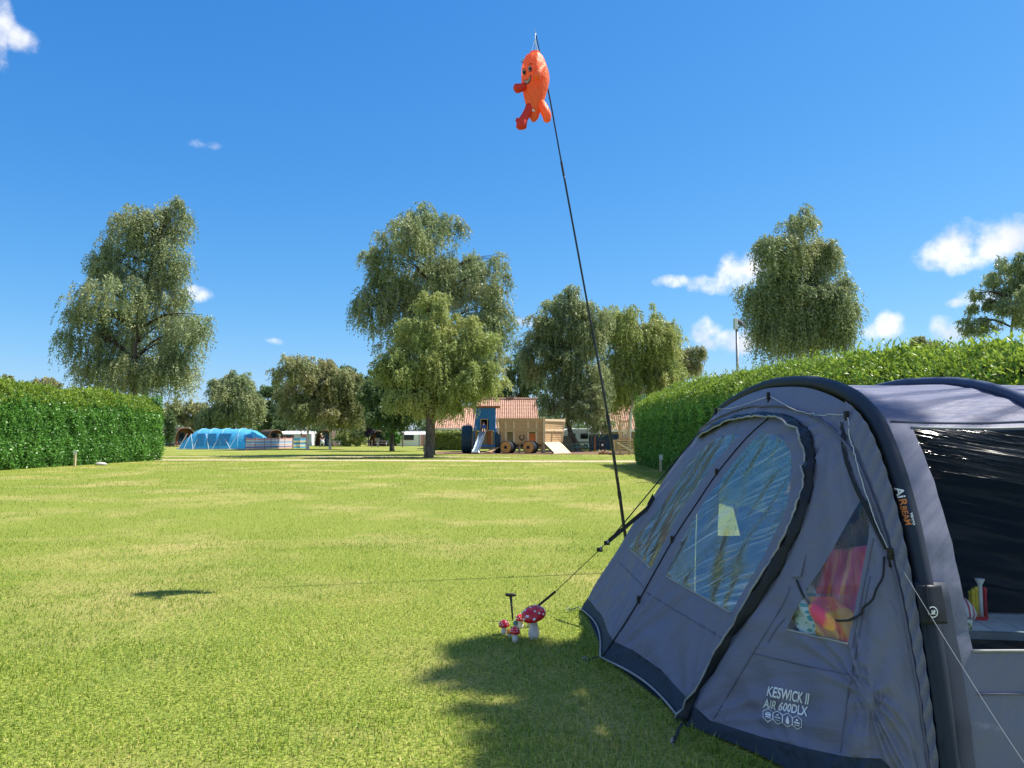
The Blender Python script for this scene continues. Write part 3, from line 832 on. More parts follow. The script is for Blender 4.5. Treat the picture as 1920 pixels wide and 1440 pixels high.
def pod(px0, px1, base_py, top_py, d, label, side_px=None, yaw=0.0):
    c = gnd((px0 + px1) / 2, 830); c = at((px0 + px1) / 2, 830, d); c.z = 0
    s = d / F
    w = (px1 - px0) * s; h = at(960, top_py, d).z
    root = thing('camping_pod', label, 'camping pod', c, yaw, 'camping pods along the tree line')
    L_ = 4.6
    prof = []
    for k in range(25):
        t = -1 + 2 * k / 24
        a = abs(t)
        prof.append((math.copysign(w / 2 * (1 - (1 - a) ** 1.7) * 1.0, t) * (1 if a < 1 else 1), h * (1 - a ** 2.6)))
    shell = MB()
    rows = 12; vs = []; fs = []
    for j in range(rows + 1):
        k_ = 1 + (.012 if j % 2 else 0)
        for (x, z) in prof: vs.append((x * k_, -.35 + (L_ + .35) * j / rows, z * k_ + .02))
    n = len(prof)
    for j in range(rows):
        for i in range(n - 1): a = j * n + i; fs.append((a, a + 1, a + n + 1, a + n))
    vs2 = [(x * .93, y, z * .95) for x, y, z in vs]; b = len(vs)
    shell.add(vs + vs2, fs + [tuple(b + q for q in reversed(f)) for f in fs] + [(i, i + 1, b + i + 1, b + i) for i in range(n - 1)])
    shell.build('shell', M['shingle'], root, smooth=True)
    trim = MB(); trim.tube([(x * .97, -.37, z * .975 + .02) for x, z in prof], .06, 6); trim.build('arch_trim', M['pod_trim'], root, smooth=True)
    pr = [(x * .94, z * .95) for x, z in prof]
    Mx = Matrix(((1, 0, 0, 0), (0, 0, -1, .45), (0, 1, 0, .02), (0, 0, 0, 1)))
    MB().prism(pr, .08, Mx).build('end_wall', M['pod_wood'], root)
    MB().prism(pr, .08, Matrix.Translation((0, L_ - .6, 0)) @ Mx).build('back_wall', M['pod_wood'], root)
    dr = MB().box((-.1, .33, .95), (.8, .06, 1.85)).build('door', M['blue_dark'], root)
    MB().box((.22, .28, .95), (.04, .06, .18)).build('handle', M['steel'], dr)
    MB().box((-.1, .295, 1.4), (.5, .03, .6)).build('pane', M['dark_glass'], dr)
    wd = MB().box((w * .24, .33, 1.25), (.42, .05, .7)).build('window', M['pod_trim'], root)
    MB().box((w * .24, .30, 1.25), (.32, .03, .6)).build('pane', M['dark_glass'], wd)
    MB().box((0, .1, .06), (w * .9, 1.0, .12)).build('step', M['timber_grey'], root)
    return root
pod(322, 366, 836, 802, 110, 'leftmost brown camping pod showing its shingled side, by the left hedge end', yaw=.95)
pod(500, 532, 835, 806, 114, 'camping pod half hidden behind the blue tunnel tent', yaw=.62)
pod(592, 627, 836, 806, 106, 'camping pod behind the walking person and the white birch trunk', yaw=-.12)
pod(693, 726, 836, 808, 107, 'rightmost camping pod beside the bright green bush', yaw=-.15)

def picnic_table(label, px, d, mat, yaw=0.0, sc=1.0):
    p = at(px, 830, d); p.z = 0
    root = thing('picnic_table', label, 'picnic table', p, yaw, 'picnic tables on the grass')
    for k in range(5): MB().box((0, -.30 + k * .15, .74), (1.8, .135, .04)).build('top_board', mat, root)
    for sy in (-1, 1):
        for k in range(2): MB().box((0, sy * (.62 + k * .14), .44), (1.8, .125, .04)).build('seat_board', mat, root)
        for sx in (-1, 1): MB().bar((sx * .62, sy * .72, 0), (sx * .62, sy * .22, .73), .05, .09).build('leg', mat, root)
    for sx in (-1, 1):
        MB().box((sx * .57, 0, .40), (.05, 1.5, .09)).build('cross_beam', mat, root)
    root.scale = (sc, sc, sc)
    return root
picnic_table('teal picnic table beside the leftmost camping pod', 319, 103, M['table_green'], .1)
picnic_table('pale picnic table beside the pod behind the walking person', 627, 102, M['table_grey'], .2)
picnic_table('pale picnic table in front of the rightmost pod', 716, 103, M['table_grey'], .1)
picnic_table('dark green picnic table behind the curved birch trunk', 1089, 73, M['table_green'], .35)

def caravan(label, px, d, w, h, yaw, awning=False, cat='caravan'):
    p = at(px, 830, d); p.z = 0
    root = thing('caravan', label, cat, p, yaw, 'white caravans among the trees')
    prof = [(-w / 2, .45), (w / 2, .45), (w / 2, h * .7), (w / 2 - .25, h - .1), (w / 2 - .6, h), (-w / 2 + .5, h), (-w / 2 + .12, h - .2), (-w / 2, h * .6)]
    Mx = Matrix(((1, 0, 0, 0), (0, 0, -1, 1.1), (0, 1, 0, 0), (0, 0, 0, 1)))
    MB().prism(prof, 2.2, Mx).build('body', M['white_paint'], root, bevel=.05)
    for x in (-w * .28, w * .05):
        f = MB().box((x, -1.12, h * .64), (w * .2, .05, h * .26)).build('window', M['dark_glass'], root, bevel=.02)
    MB().box((w * .3, -1.115, h * .5), (.62, .04, h * .68)).build('door', M['white_paint'], root, bevel=.02)
    MB().box((0, -1.113, .78), (w * .98, .03, .10)).build('stripe', M['blue_dark'], root)
    for x in (-.35, .35):
        for y in (-1.0, 1.0):
            wh = MB().lathe([(.28, -.1), (.31, -.06), (.31, .06), (.28, .1)], 16, (x, y, .31), Matrix.Rotation(math.pi / 2, 3, 'X')).build('wheel', M['rubber'], root)
            MB().lathe([(.16, -.11), (.16, .11)], 12, (x, y, .31), Matrix.Rotation(math.pi / 2, 3, 'X')).build('rim', M['steel'], wh)
    if awning:
        a = MB()
        vs = [(-w * .5, -1.15, h - .1), (w * .5, -1.15, h - .1), (w * .52, -3.4, h * .78), (-w * .52, -3.4, h * .78), (w * .52, -3.4, 0), (-w * .52, -3.4, 0), (w * .5, -1.15, 0), (-w * .5, -1.15, 0)]
        a.add(vs, [(0, 3, 2, 1), (3, 5, 4, 2), (1, 2, 4, 6), (0, 7, 5, 3)]); a.build('awning', M['white_paint'], root)
        MB().box((w * .3, -3.43, .85), (.8, .03, 1.6)).build('awning_door', plain('pink_fabric', (.65, .28, .28), .8), root)
        MB().box((-w * .2, -3.43, 1.2), (w * .4, .03, .7)).build('awning_window', M['dark_glass'], root)
    return root
caravan('white caravan with a pink-doored awning right of the windbreak', 563, 118, 5.0, 2.2, 0.0, True)
caravan('white caravan behind the wooden posts left of the middle birch', 777, 112, 4.6, 2.1, .1, True)
caravan('white caravan with a grey window behind the curved birch trunk', 1088, 84, 4.2, 2.25, .12)

def plank_fence(label, px0, px1, top_py, d, mat, step, name='plank_fence'):
    a, b = at(px0, 830, d), at(px1, 830, d)
    root = thing(name, label, 'fence', ((a.x + b.x) / 2, d, 0))
    h = at(960, top_py, d).z; L_ = b.x - a.x
    n = max(3, int(L_ / step))
    for k in range(n): MB().box((-L_ / 2 + (k + .5) * L_ / n, rnd.uniform(-.008, .008), h / 2 + rnd.uniform(-.02, .02)), (L_ / n * .93, .025, h)).build('plank', mat, root)
    for z in (.3, h - .3): MB().box((0, .05, z), (L_, .05, .09)).build('rail', mat, root)
plank_fence('weathered grey plank fence between the play truck and the caravan', 1046, 1078, 817, 77, M['timber_grey'], .15)
plank_fence('dark blue-grey plank fence behind the litter bin', 1104, 1176, 814, 79, M['blue_dark'], .2, 'board_fence')

def simple_post(label, px, top_py, base_py, w_px, mat, name='wooden_post', cat='post', group=None):
    p = gnd(px, base_py); d = p.y
    h = at(px, top_py, d).z; w = w_px * d / F
    root = thing(name, label, cat, p, 0, group)
    MB().box((0, 0, h / 2 - .1), (w, w, h + .2), taper=.94).build('shaft', mat, root, bevel=w * .08)
    MB().lathe([(w * .62, 0), (w * .6, w * .2), (w * .15, w * .6)], 4, (0, 0, h), Matrix.Rotation(math.pi / 4, 3, 'Z')).build('cap', mat, root)
    return root
simple_post('left grey wooden post in front of the white caravan', 755, 812, 838, 3.2, M['timber_grey'], group='wooden posts near the middle birch')
simple_post('thin wooden post between the caravan posts', 786, 815, 838, 1.8, M['timber_grey'], group='wooden posts near the middle birch')
simple_post('dark wooden post leaning near the middle birch trunk', 795, 816, 847, 3.0, M['timber_grey'], group='wooden posts near the middle birch')
simple_post('slim dark post between the sapling and the litter bin', 1115.5, 820, 846, 3.0, M['timber_red'])
def low_barrier():
    p = gnd(703, 838.5)
    root = thing('post_barrier', 'low grey wooden rail on two short posts before the rightmost pod', 'barrier', p)
    for x in (-.42, .42): MB().box((x, 0, .45), (.12, .12, .95)).build('post', M['timber_grey'], root)
    MB().box((.25, 0, .95), (.55, .16, .45)).build('board', M['timber_grey'], root)
low_barrier()

def stake(label, px, top_py, base_py, tagc):
    p = gnd(px, base_py); h = at(px, top_py, p.y).z
    root = thing('pitch_stake', label, 'stake', p)
    MB().box((0, 0, h / 2 - .1), (.10, .07, h + .2)).build('shaft', M['timber_pale'], root, bevel=.006)
    MB().box((.01, -.045, h - .1), (.16, .012, .22)).build('number_plate', tagc, root)
    return root
stake('pale wooden pitch stake at the foot of the left hedge', 140, 845, 875, M['white_paint'])
stake('grey pitch stake standing in the shade of the right hedge', 1239, 853, 884, M['white_paint'])

def stone():
    p = gnd(187, 872.5)
    bm = bmesh.new(); bmesh.ops.create_icosphere(bm, subdivisions=3, radius=.2)
    for v in bm.verts:
        q = v.co * 5; k = 1 + .12 * math.sin(q.x * 1.7 + q.y) + .1 * math.sin(q.z * 2.1 + q.x)
        v.co = Vector((v.co.x * 1.5 * k, v.co.y * k, v.co.z * .55 * k))
    me = bpy.data.meshes.new('stone'); bm.to_mesh(me); bm.free(); me.materials.append(M['stone'])
    for f in me.polygons: f.use_smooth = True
    o = bpy.data.objects.new('stone', me); COL.objects.link(o); o.location = (p.x, p.y, .05)
    tag(o, 'flat pale stone lying at the foot of the left hedge', 'stone')
stone()

def litter_bin():
    p = gnd(1129, 847.5); d = p.y; h = at(1129, 826, d).z; w = 9 * d / F
    root = thing('litter_bin', 'black square litter bin by the timber play tower', 'bin', p)
    MB().box((0, 0, h * .42), (w, w, h * .84)).build('body', M['black_plastic'], root, bevel=.02)
    MB().box((0, 0, h * .93), (w * 1.04, w * 1.04, h * .1)).build('hood', M['black_plastic'], root, bevel=.03)
    for sx in (-1, 1): MB().box((sx * w * .47, 0, h * .85), (w * .08, w * .9, h * .1)).build('side_panel', M['black_plastic'], root)
    MB().lathe([(.10, 0), (.10, .01)], 16, (0, -w / 2 - .012, h * .62), Matrix.Rotation(math.pi / 2, 3, 'X')).build('sticker', M['white_paint'], root)
litter_bin()

def lamp_post():
    p = at(1383, 690, 27); x, y = p.x, p.y
    root = thing('lamp_post', 'grey steel lamp post rising out of the right hedge', 'lamp post', (x, y, 0))
    zt = at(1383, 615, 27).z
    MB().tube([(0, 0, -.1), (0, 0, zt)], [.055, .05], 12).build('pole', M['grey_metal'], root, smooth=True)
    b = MB().box((-.04, 0, zt + .15), (.10, .22, .40)).build('lamp_head', M['white_paint'], root, bevel=.015)
    MB().box((-.095, 0, zt + .15), (.012, .18, .34)).build('lens', plain('lamp_lens', (.55, .6, .5), .2), b)
    MB().box((.04, 0, zt + .02), (.10, .06, .06)).build('bracket', M['grey_metal'], root)
    return x, y, zt
LPX, LPY, LPZ = lamp_post()

def pigeon():
    root = thing('pigeon', 'grey pigeon perched on the lamp post bracket, tail to the right', 'bird', (LPX + .06, LPY, LPZ + .05))
    body = [((-.10, 0, .235), .035), ((-.065, 0, .245), .045), ((-.03, 0, .20), .065), ((.03, 0, .15), .085), ((.10, 0, .09), .07), ((.16, 0, .04), .035), ((.24, 0, -.03), .026), ((.29, 0, -.07), .02)]
    MB().tube(spline([b[0] for b in body], 21), list(np.interp(np.linspace(0, 7, 22), range(8), [b[1] for b in body])), 12).build('body', plain('pigeon_grey', (.16, .15, .17), .7, .2), root, smooth=True)
    MB().lathe([(.014, 0), (.008, .025), (.001, .045)], 6, (-.125, 0, .235), Matrix.Rotation(-math.pi / 2 - .2, 3, 'Y')).build('beak', M['black_plastic'], root)
    for sy in (-1, 1):
        w = MB()
        w.add([(-.04, sy * .07, .22), (.06, sy * .092, .17), (.2, sy * .04, .03), (.26, sy * .02, -.02), (.14, sy * .07, .05), (0, sy * .09, .12)], [(0, 1, 2, 3, 4, 5)])
        w.build('wing', plain('pigeon_wing', (.10, .095, .11), .7, .2), root)
        MB().tube([(.03, sy * .03, .09), (.03, sy * .03, -.01), (.0, sy * .03, -.015)], .007, 5).build('leg', plain('pigeon_leg', (.4, .15, .13)), root)
        MB().lathe([(.006, 0), (.006, .003)], 6, (-.105, sy * .034, .25), Matrix.Rotation(-sy * math.pi / 2, 3, 'X')).build('eye', M['orange_wood'], root)
pigeon()

# ------------------------------------------------------------------ people
def skin_figure(name, parent, joints, edges, radii, mat, sub=2, root_i=0):
    me = bpy.data.meshes.new(name)
    me.from_pydata(joints, edges, [])
    me.materials.append(mat)
    o = bpy.data.objects.new(name, me); COL.objects.link(o); o.parent = parent
    md = o.modifiers.new('skin', 'SKIN'); md.use_smooth_shade = True
    sv = me.skin_vertices[0] if me.skin_vertices else None
    if sv is None:
        bpy.context.view_layer.objects.active = o
        sv = me.skin_vertices[0]
    for i, r in enumerate(radii):
        rr = r if hasattr(r, '__len__') else (r, r)
        sv.data[i].radius = rr; sv.data[i].use_root = (i == root_i)
    s = o.modifiers.new('sub', 'SUBSURF'); s.levels = sub; s.render_levels = sub
    return o

def adult():
    p = gnd(604, 838.5)
    root = thing('person', 'person in a black top and pale trousers walking with a white bag', 'person', p, .25)
    J = [(0, 0, .93), (.02, 0, 1.12), (-.03, -.03, 1.36), (-.08, -.05, 1.46), (-.12, -.07, 1.53), (-.15, -.09, 1.66),
         (-.10, 0, .89), (-.17, -.10, .50), (-.22, .06, .09), (-.26, -.10, .04),
         (.10, 0, .89), (.17, .05, .50), (.20, .22, .11), (.18, .10, .05),
         (-.22, -.02, 1.40), (-.30, -.06, 1.14), (-.16, -.28, 1.04), (-.08, -.34, 1.02),
         (.15, -.02, 1.38), (.27, -.02, 1.12), (.22, -.22, .98), (.20, -.30, .95)]
    E = [(0, 1), (1, 2), (2, 3), (3, 4), (4, 5), (0, 6), (6, 7), (7, 8), (8, 9), (0, 10), (10, 11), (11, 12), (12, 13), (2, 14), (14, 15), (15, 16), (16, 17), (2, 18), (18, 19), (19, 20), (20, 21)]
    Rr = [(.15, .11), (.14, .10), (.17, .11), .06, .055, .10, .09, .062, .042, .04, .09, .062, .042, .04, .06, .045, .036, .04, .06, .045, .036, .04]
    skin_figure('body', root, J, E, Rr, M['skin'])
    t = [0, 1, 2, 3, 14, 15, 18, 19]
    def sub(idx, grow, name, mat, ends=()):
        mp = {k: i for i, k in enumerate(idx)}
        jj = [J[k] for k in idx]; ee = [(mp[a], mp[b]) for a, b in E if a in mp and b in mp]
        rr = [tuple(x + grow for x in (Rr[k] if hasattr(Rr[k], '__len__') else (Rr[k], Rr[k]))) for k in idx]
        return skin_figure(name, root, jj, ee, rr, mat)
    sub([0, 1, 2, 14, 15, 18, 19], .015, 'shirt', plain('black_cloth', (.012, .012, .014), .85))
    sub([0, 6, 7, 8, 10, 11, 12], .016, 'trousers', plain('pale_cloth', (.55, .53, .52), .85))
    MB().lathe([(.02, .13), (.085, .10), (.118, .04), (.122, -.02), (.112, -.07), (.07, -.06)], 14, (-.14, -.075, 1.66)).build('hair', plain('fair_hair', (.62, .46, .30), .7), root, smooth=True)
    for k, f in ((9, -1), (13, 1)):
        q = J[k]
        MB().box((q[0], q[1] + .02, .05), (.10, .27, .09)).build('shoe', M['black_plastic'], root, bevel=.03)
    b = thing('carrier_bag', 'white bag carried by the walking person', 'bag', p + Vector((.18, -.4, .45)))
    MB().lathe([(.10, 0), (.17, .08), (.19, .28), (.13, .42), (.05, .52)], 14, (0, 0, 0), None, lambda a, z: 1 + .1 * math.sin(3 * a + z * 8)).build('sack', M['white_paint'], b, smooth=True)
    MB().tube(spline([(-.05, 0, .5), (0, 0, .62), (.05, 0, .5)], 8), .008, 5).build('handle', M['white_paint'], b)
adult()

# ------------------------------------------------------------------ play structures
DW = 66.0
def WP(px, py, dy=0.0): return at(px, py, DW + dy)

def play_tractor():
    o = WP(908, 850); o.z = 0
    root = thing('play_tractor', 'blue wooden play tractor cab with slide and two huge tyres', 'play structure', o)
    s = DW / F
    def Q(cx, cy, dy=0.0):             # crop pixel to local
        return WP(860 + .1146 * cx, 740 + .1146 * cy, dy) - o
    # cab front boards (with the doorway left open)
    n = 10
    x0b, x1b, x0t, x1t = Q(242, 585).x, Q(600, 585).x, Q(292, 218).x, Q(598, 218).x
    zb, zt = Q(300, 585).z, Q(300, 215).z
    dl, dr_ = Q(368, 0).x, Q(470, 0).x
    dzb, dzt = Q(0, 570).z, Q(0, 408).z
    for k in range(n):
        a, b = k / n, (k + 1) / n - .008
        xb0, xb1 = x0b + (x1b - x0b) * a, x0b + (x1b - x0b) * b
        xt0, xt1 = x0t + (x1t - x0t) * a, x0t + (x1t - x0t) * b
        mid = (xb0 + xb1) / 2
        zl = dzt if dl - .05 < mid < dr_ + .05 else zb
        f = (zl - zb) / (zt - zb)
        y = rnd.uniform(-.006, .006)
        P = [(xb0 + (xt0 - xb0) * f, y, zl), (xb1 + (xt1 - xb1) * f, y, zl), (xt1, y, zt), (xt0, y, zt)]
        Pb = [(x, yy + .04, z) for x, yy, z in P]
        MB().add(P + Pb, [(0, 1, 2, 3), (7, 6, 5, 4), (0, 4, 5, 1), (1, 5, 6, 2), (2, 6, 7, 3), (3, 7, 4, 0)]).build('cab_board', M['blue_paint'], root)
    dd = 1.7
    for sx, xb, xt in ((-1, x0b, x0t), (1, x1b, x1t)):
        P = [(xb, .04, zb), (xb, dd, zb), (xt, dd, zt), (xt, .04, zt)]
        MB().add(P + [(x - sx * .04, y, z) for x, y, z in P], [(0, 1, 2, 3), (7, 6, 5, 4), (0, 4, 5, 1), (1, 5, 6, 2), (2, 6, 7, 3), (3, 7, 4, 0)]).build('side_panel', M['blue_paint'], root)
    MB().box(((x0b + x1b) / 2, dd, (zb + zt) / 2), (x1b - x0b - .3, .05, zt - zb)).build('back_panel', M['blue_dark'], root)
    MB().box(((x0t + x1t) / 2 + .15, dd / 2, zt + .09), (x1t - x0t + .55, dd + .3, .14)).build('roof', M['timber_red'], root)
    MB().box(((x0b + x1b) / 2, dd / 2, zb - .02), (x1b - x0b - .05, dd, .07)).build('platform', M['timber'], root)
    fr = MB()
    fr.box((dl - .02, -.03, (dzb + dzt) / 2), (.07, .06, dzt - dzb + .1)); fr.box((dr_ + .02, -.03, (dzb + dzt) / 2), (.07, .06, dzt - dzb + .1)); fr.box(((dl + dr_) / 2, -.035, dzt + .03), (dr_ - dl + .1, .06, .07))
    fr.build('door_frame', M['timber'], root)
    for x in (x0b + .04, x1b - .04):
        for y in (0, dd): MB().box((x, y, zb / 2 - .04), (.12, .12, zb + .06)).build('leg', M['blue_paint'], root)
    MB().box(((x0b + x1b) / 2, .02, Q(0, 835).z), (x1b - x0b - .14, .05, .16)).build('lower_rail', M['blue_paint'], root)
    for cx in (280, 480, 512, 545):
        MB().lathe([(.05, 0), (.09, .1), (.10, .5), (.06, .7), (.09, .9), (.09, 1.35)], 10, (Q(cx, 0).x, .15, Q(0, 835).z)).build('baluster', M['timber_red'] if cx in (480, 512) else M['timber'], root, smooth=True)
    # slide
    a, b, c = Q(405, 565, -.1), Q(285, 895, -1.9), Q(270, 905, -2.25)
    a.z = zb; b.z = .18; c.z = .14
    ax = (b - a).normalized(); wv = Vector((1, -.05, 0)).normalized() * .26
    sl_ = MB(); pts = [a + Vector((0, .3, 0)), a, a + (b - a) * .5 - Vector((0, 0, .06)), b, c]
    vs = []
    for q in pts: vs += [q - wv + Vector((0, 0, .16)), q - wv, q + wv, q + wv + Vector((0, 0, .16))]
    fs = []
    for i in range(len(pts) - 1):
        for k in range(3): u = i * 4 + k; fs.append((u, u + 1, u + 5, u + 4))
    sl_.add(vs, fs)
    so_ = sl_.build('slide', M['steel'], root); m_ = so_.modifiers.new('solid', 'SOLIDIFY'); m_.thickness = .03
    for sgn in (-1, 1): MB().tube([q + wv * sgn + Vector((0, 0, .17)) for q in pts], .025, 6).build('slide_rail', M['steel'], root)
    MB().lathe([(.10, -.32), (.11, -.3), (.11, .3), (.10, .32)], 12, c + Vector((0, -.03, -.02)), Matrix.Rotation(math.pi / 2, 3, 'Y')).build('slide_foot', M['steel'], root)
    MB().bar(b + Vector((.0, .3, -.05)), (b.x, b.y + .3, 0), .08, .08).build('slide_leg', M['steel'], root)
    # huge tyres, axle along X
    for cx0, cx1, top, bot in ((52, 215, 500, 915), (598, 688, 545, 880)):
        xa, xb = Q(cx0, 0).x, Q(cx1, 0).x
        r = (Q(0, top).z) / 2; w = xb - xa
        prof = [(r * .55, -w / 2), (r * .92, -w / 2), (r, -w * .38), (r * 1.0, w * .38), (r * .92, w / 2), (r * .55, w / 2)]
        t = MB().lathe(prof, 40, ((xa + xb) / 2, dd * .45, r), Matrix.Rotation(math.pi / 2, 3, 'Y'), lambda a_, z: 1 + (.018 if math.sin(a_ * 20) > 0 else 0)).build('tyre', M['blue_dark'], root)
        MB().lathe([(r * .54, -w * .52), (r * .54, w * .52)], 20, ((xa + xb) / 2, dd * .45, r), Matrix.Rotation(math.pi / 2, 3, 'Y')).build('hub', M['orange_wood'], t)
    MB().tube([Q(120, 525, .3), Q(150, 470, .3), Q(182, 500, .3)], .04, 6).build('exhaust_pipe', M['grey_metal'], root)
    MB().bar(Q(480, 940, -.8), Q(670, 835, .2), .6, .07).build('step_ramp', M['timber'], root)
    return o, a, zb
TR_O, TR_A, TR_Z = play_tractor()

def child():
    p = TR_O + TR_A
    root = thing('person', 'child in a blue top sitting at the top of the slide', 'person', p + Vector((.02, -.05, .03)))
    J = [(0, 0, .12), (0, .03, .28), (0, .01, .42), (0, -.01, .50), (0, -.02, .62),
         (-.07, -.02, .11), (-.10, -.28, .12), (-.09, -.52, -.14), (-.09, -.60, -.12),
         (.07, -.02, .11), (.10, -.28, .12), (.09, -.52, -.14), (.09, -.60, -.12),
         (-.13, .0, .41), (-.22, -.10, .27), (-.25, -.24, .20), (.13, 0, .41), (.22, -.10, .27), (.25, -.24, .20)]
    E = [(0, 1), (1, 2), (2, 3), (3, 4), (0, 5), (5, 6), (6, 7), (7, 8), (0, 9), (9, 10), (10, 11), (11, 12), (2, 13), (13, 14), (14, 15), (2, 16), (16, 17), (17, 18)]
    Rr = [(.11, .09), (.10, .08), (.11, .08), .045, .09, .06, .05, .036, .035, .06, .05, .036, .035, .045, .034, .03, .045, .034, .03]
    skin_figure('body', root, J, E, Rr, M['skin'])
    ii = [0, 1, 2, 13, 14, 16, 17]; mp = {k: i for i, k in enumerate(ii)}
    skin_figure('shirt', root, [J[k] for k in ii], [(mp[a], mp[b]) for a, b in E if a in mp and b in mp], [tuple(x + .014 for x in (Rr[k] if hasattr(Rr[k], '__len__') else (Rr[k], Rr[k]))) for k in ii], plain('blue_cloth', (.02, .10, .55), .8))
    ii = [0, 5, 6, 9, 10]; mp = {k: i for i, k in enumerate(ii)}
    skin_figure('shorts', root, [J[k] for k in ii], [(mp[a], mp[b]) for a, b in E if a in mp and b in mp], [tuple(x + .013 for x in (Rr[k] if hasattr(Rr[k], '__len__') else (Rr[k], Rr[k]))) for k in ii], plain('grey_cloth', (.45, .45, .47), .8))
    MB().lathe([(.02, .11), (.07, .09), (.10, .03), (.102, -.02), (.09, -.05)], 12, (0, -.0, .635)).build('hair', plain('brown_hair', (.09, .05, .03), .7), root, smooth=True)
child()

def play_truck():
    o = WP(985, 850); o.z = 0
    root = thing('play_truck', 'big wooden play truck of pale planks with log wheels and a ramp', 'play structure', o)
    def Q(cx, cy, dy=0.0): return WP(860 + .1146 * cx, 740 + .1146 * cy, dy) - o
    zt, zb = Q(0, 436).z, Q(0, 790).z
    zm0, zm1 = Q(0, 556).z, Q(0, 602).z
    XL = lambda z: Q(650, 0).x + (Q(690, 0).x - Q(650, 0).x) * (zt - z) / (zt - zb)
    XR = Q(1385, 0).x
    ow = [(Q(790, 0).x, Q(900, 0).x), (Q(1150, 0).x, Q(1270, 0).x)]
    oz1, oz0 = Q(0, 602).z, Q(0, 768).z
    depth = 2.6
    for face in (0, depth):
        n = 12
        for k in range(n):
            z0, z1 = zb + (zt - zb) * k / n, zb + (zt - zb) * (k + 1) / n - .022
            zc = (z0 + z1) / 2
            cuts = [XL(zc)]
            if oz0 - .05 < zc < oz1 + .03:
                for a, b in ow: cuts += [a, b]
            cuts.append(XR)
            for a, b in zip(cuts[::2], cuts[1::2]):
                MB().box(((a + b) / 2, face + rnd.uniform(-.008, .008), zc), (b - a, .04, z1 - z0)).build('plank', M['timber'], root)
    MB().box(((XL(zt) + XR) / 2, -.05, (Q(0, 385).z + zt) / 2), (XR - XL(zt) + .05, .12, Q(0, 385).z - zt)).build('top_rail', M['timber'], root)
    MB().box(((XL(zt) + XR) / 2, depth, (Q(0, 385).z + zt) / 2), (XR - XL(zt) + .05, .12, Q(0, 385).z - zt)).build('top_rail', M['timber'], root)
    MB().box(((XL(zm0) + XR) / 2, -.05, (zm0 + zm1) / 2), (XR - XL(zm0), .07, zm0 - zm1)).build('middle_rail', M['timber'], root)
    for cx in (770, 905, 1135, 1272):
        MB().box((Q(cx, 0).x, -.05, (zt + zm0) / 2), (.15, .06, zt - zm0)).build('batten', M['timber_pale'], root)
        MB().box((Q(cx, 0).x, -.05, (zm1 + zb) / 2), (.15, .06, zm1 - zb)).build('batten', M['timber_pale'], root)
    MB().box(((XL(zb) + XR) / 2, depth / 2, zb - .03), (XR - XL(zb), depth, .08)).build('floor', M['timber'], root)
    # red-ish boards seen through the right opening stand on the floor inside
    for k in range(4): MB().box((Q(1210, 0).x, depth * .7, zb + .12 + k * .2), (1.0, .04, .16)).build('inner_board', M['timber_red'], root)
    MB().bar(Q(612, 385, -.1), Q(690, 830, -.1), .14, .16, (0, 1, 0)).build('corner_post', M['timber_pale'], root)
    MB().bar(Q(612, 385, depth), Q(690, 830, depth), .14, .16, (0, 1, 0)).build('corner_post', M['timber'], root)
    # tailgate, turned towards the camera's right
    p0, p1 = Q(1395, 0, -.15), Q(1735, 0, 1.9); q1 = Q(1680, 0, 1.9)
    ztg, zbg = Q(0, 400).z, Q(0, 775).z
    MB().bar((p0.x, p0.y, 0), (p0.x, p0.y, Q(0, 360).z), .2, .2, (0, 1, 0)).build('corner_post', M['timber_pale'], root)
    MB().bar((q1.x, q1.y, zbg), (p1.x, p1.y, Q(0, 378).z), .18, .18, (0, 1, 0)).build('corner_post', M['timber_pale'], root)
    def tg(u, z):                       # u across the tailgate
        f = (z - zbg) / (ztg - zbg); xr = q1.x + (p1.x - q1.x) * f
        return Vector((p0.x + (xr - p0.x) * u, p0.y + (q1.y - p0.y) * u, z))
    for z, h in ((Q(0, 416).z, .2), (Q(0, 580).z, .2)): MB().bar(tg(0, z) + Vector((.0, -.06, 0)), tg(1, z) + Vector((0, -.06, 0)), .1, h).build('tailgate_rail', M['timber_pale'], root)
    for k in range(10):
        z = zbg + (ztg - zbg) * (k + .5) / 10
        MB().bar(tg(.03, z), tg(.97, z), .04, (ztg - zbg) / 10 - .02).build('plank', M['timber'], root)
    MB().bar(tg(.42, zbg) + Vector((0, -.08, 0)), tg(.45, Q(0, 590).z) + Vector((0, -.08, 0)), .06, .09, (0, 1, 0)).build('batten', M['timber_pale'], root)
    # ramp: two wide boards
    a0, a1 = tg(-.02, zbg), tg(.92, zbg); b0, b1 = Q(1552, 940, -1.6), Q(1838, 935, -.2); b0.z = b1.z = .05
    for k in range(4):
        t0, t1 = k / 4 + .004, (k + 1) / 4 - .004
        P = [a0.lerp(a1, t0), a0.lerp(a1, t1), b0.lerp(b1, t1), b0.lerp(b1, t0)]
        MB().add(P + [p - Vector((0, 0, .06)) for p in P], [(3, 2, 1, 0), (4, 5, 6, 7), (0, 1, 5, 4), (1, 2, 6, 5), (2, 3, 7, 6), (3, 0, 4, 7)]).build('ramp_board', M['timber_pale'], root)
    MB().bar(a0 + Vector((0, .0, -.1)), b0 + Vector((0, 0, .03)), .06, .16).build('ramp_beam', M['timber_grey'], root)
    MB().tube(spline([tg(.5, Q(0, 585).z) + Vector((0, -.15, 0)), (tg(.6, zbg) + b1) / 2, b1.lerp(b0, .5) + Vector((0, 0, .05))], 6), .012, 5).build('rope', M['black_plastic'], root)
    # ring hung on the side
    rp = Q(1035, 700, -.12); pts = [rp + Vector((math.cos(t) * .2, 0, math.sin(t) * .22)) for t in np.linspace(-4.2, 1.1, 22)]
    MB().tube(pts, .035, 6).build('rubber_ring', M['rubber'], root)
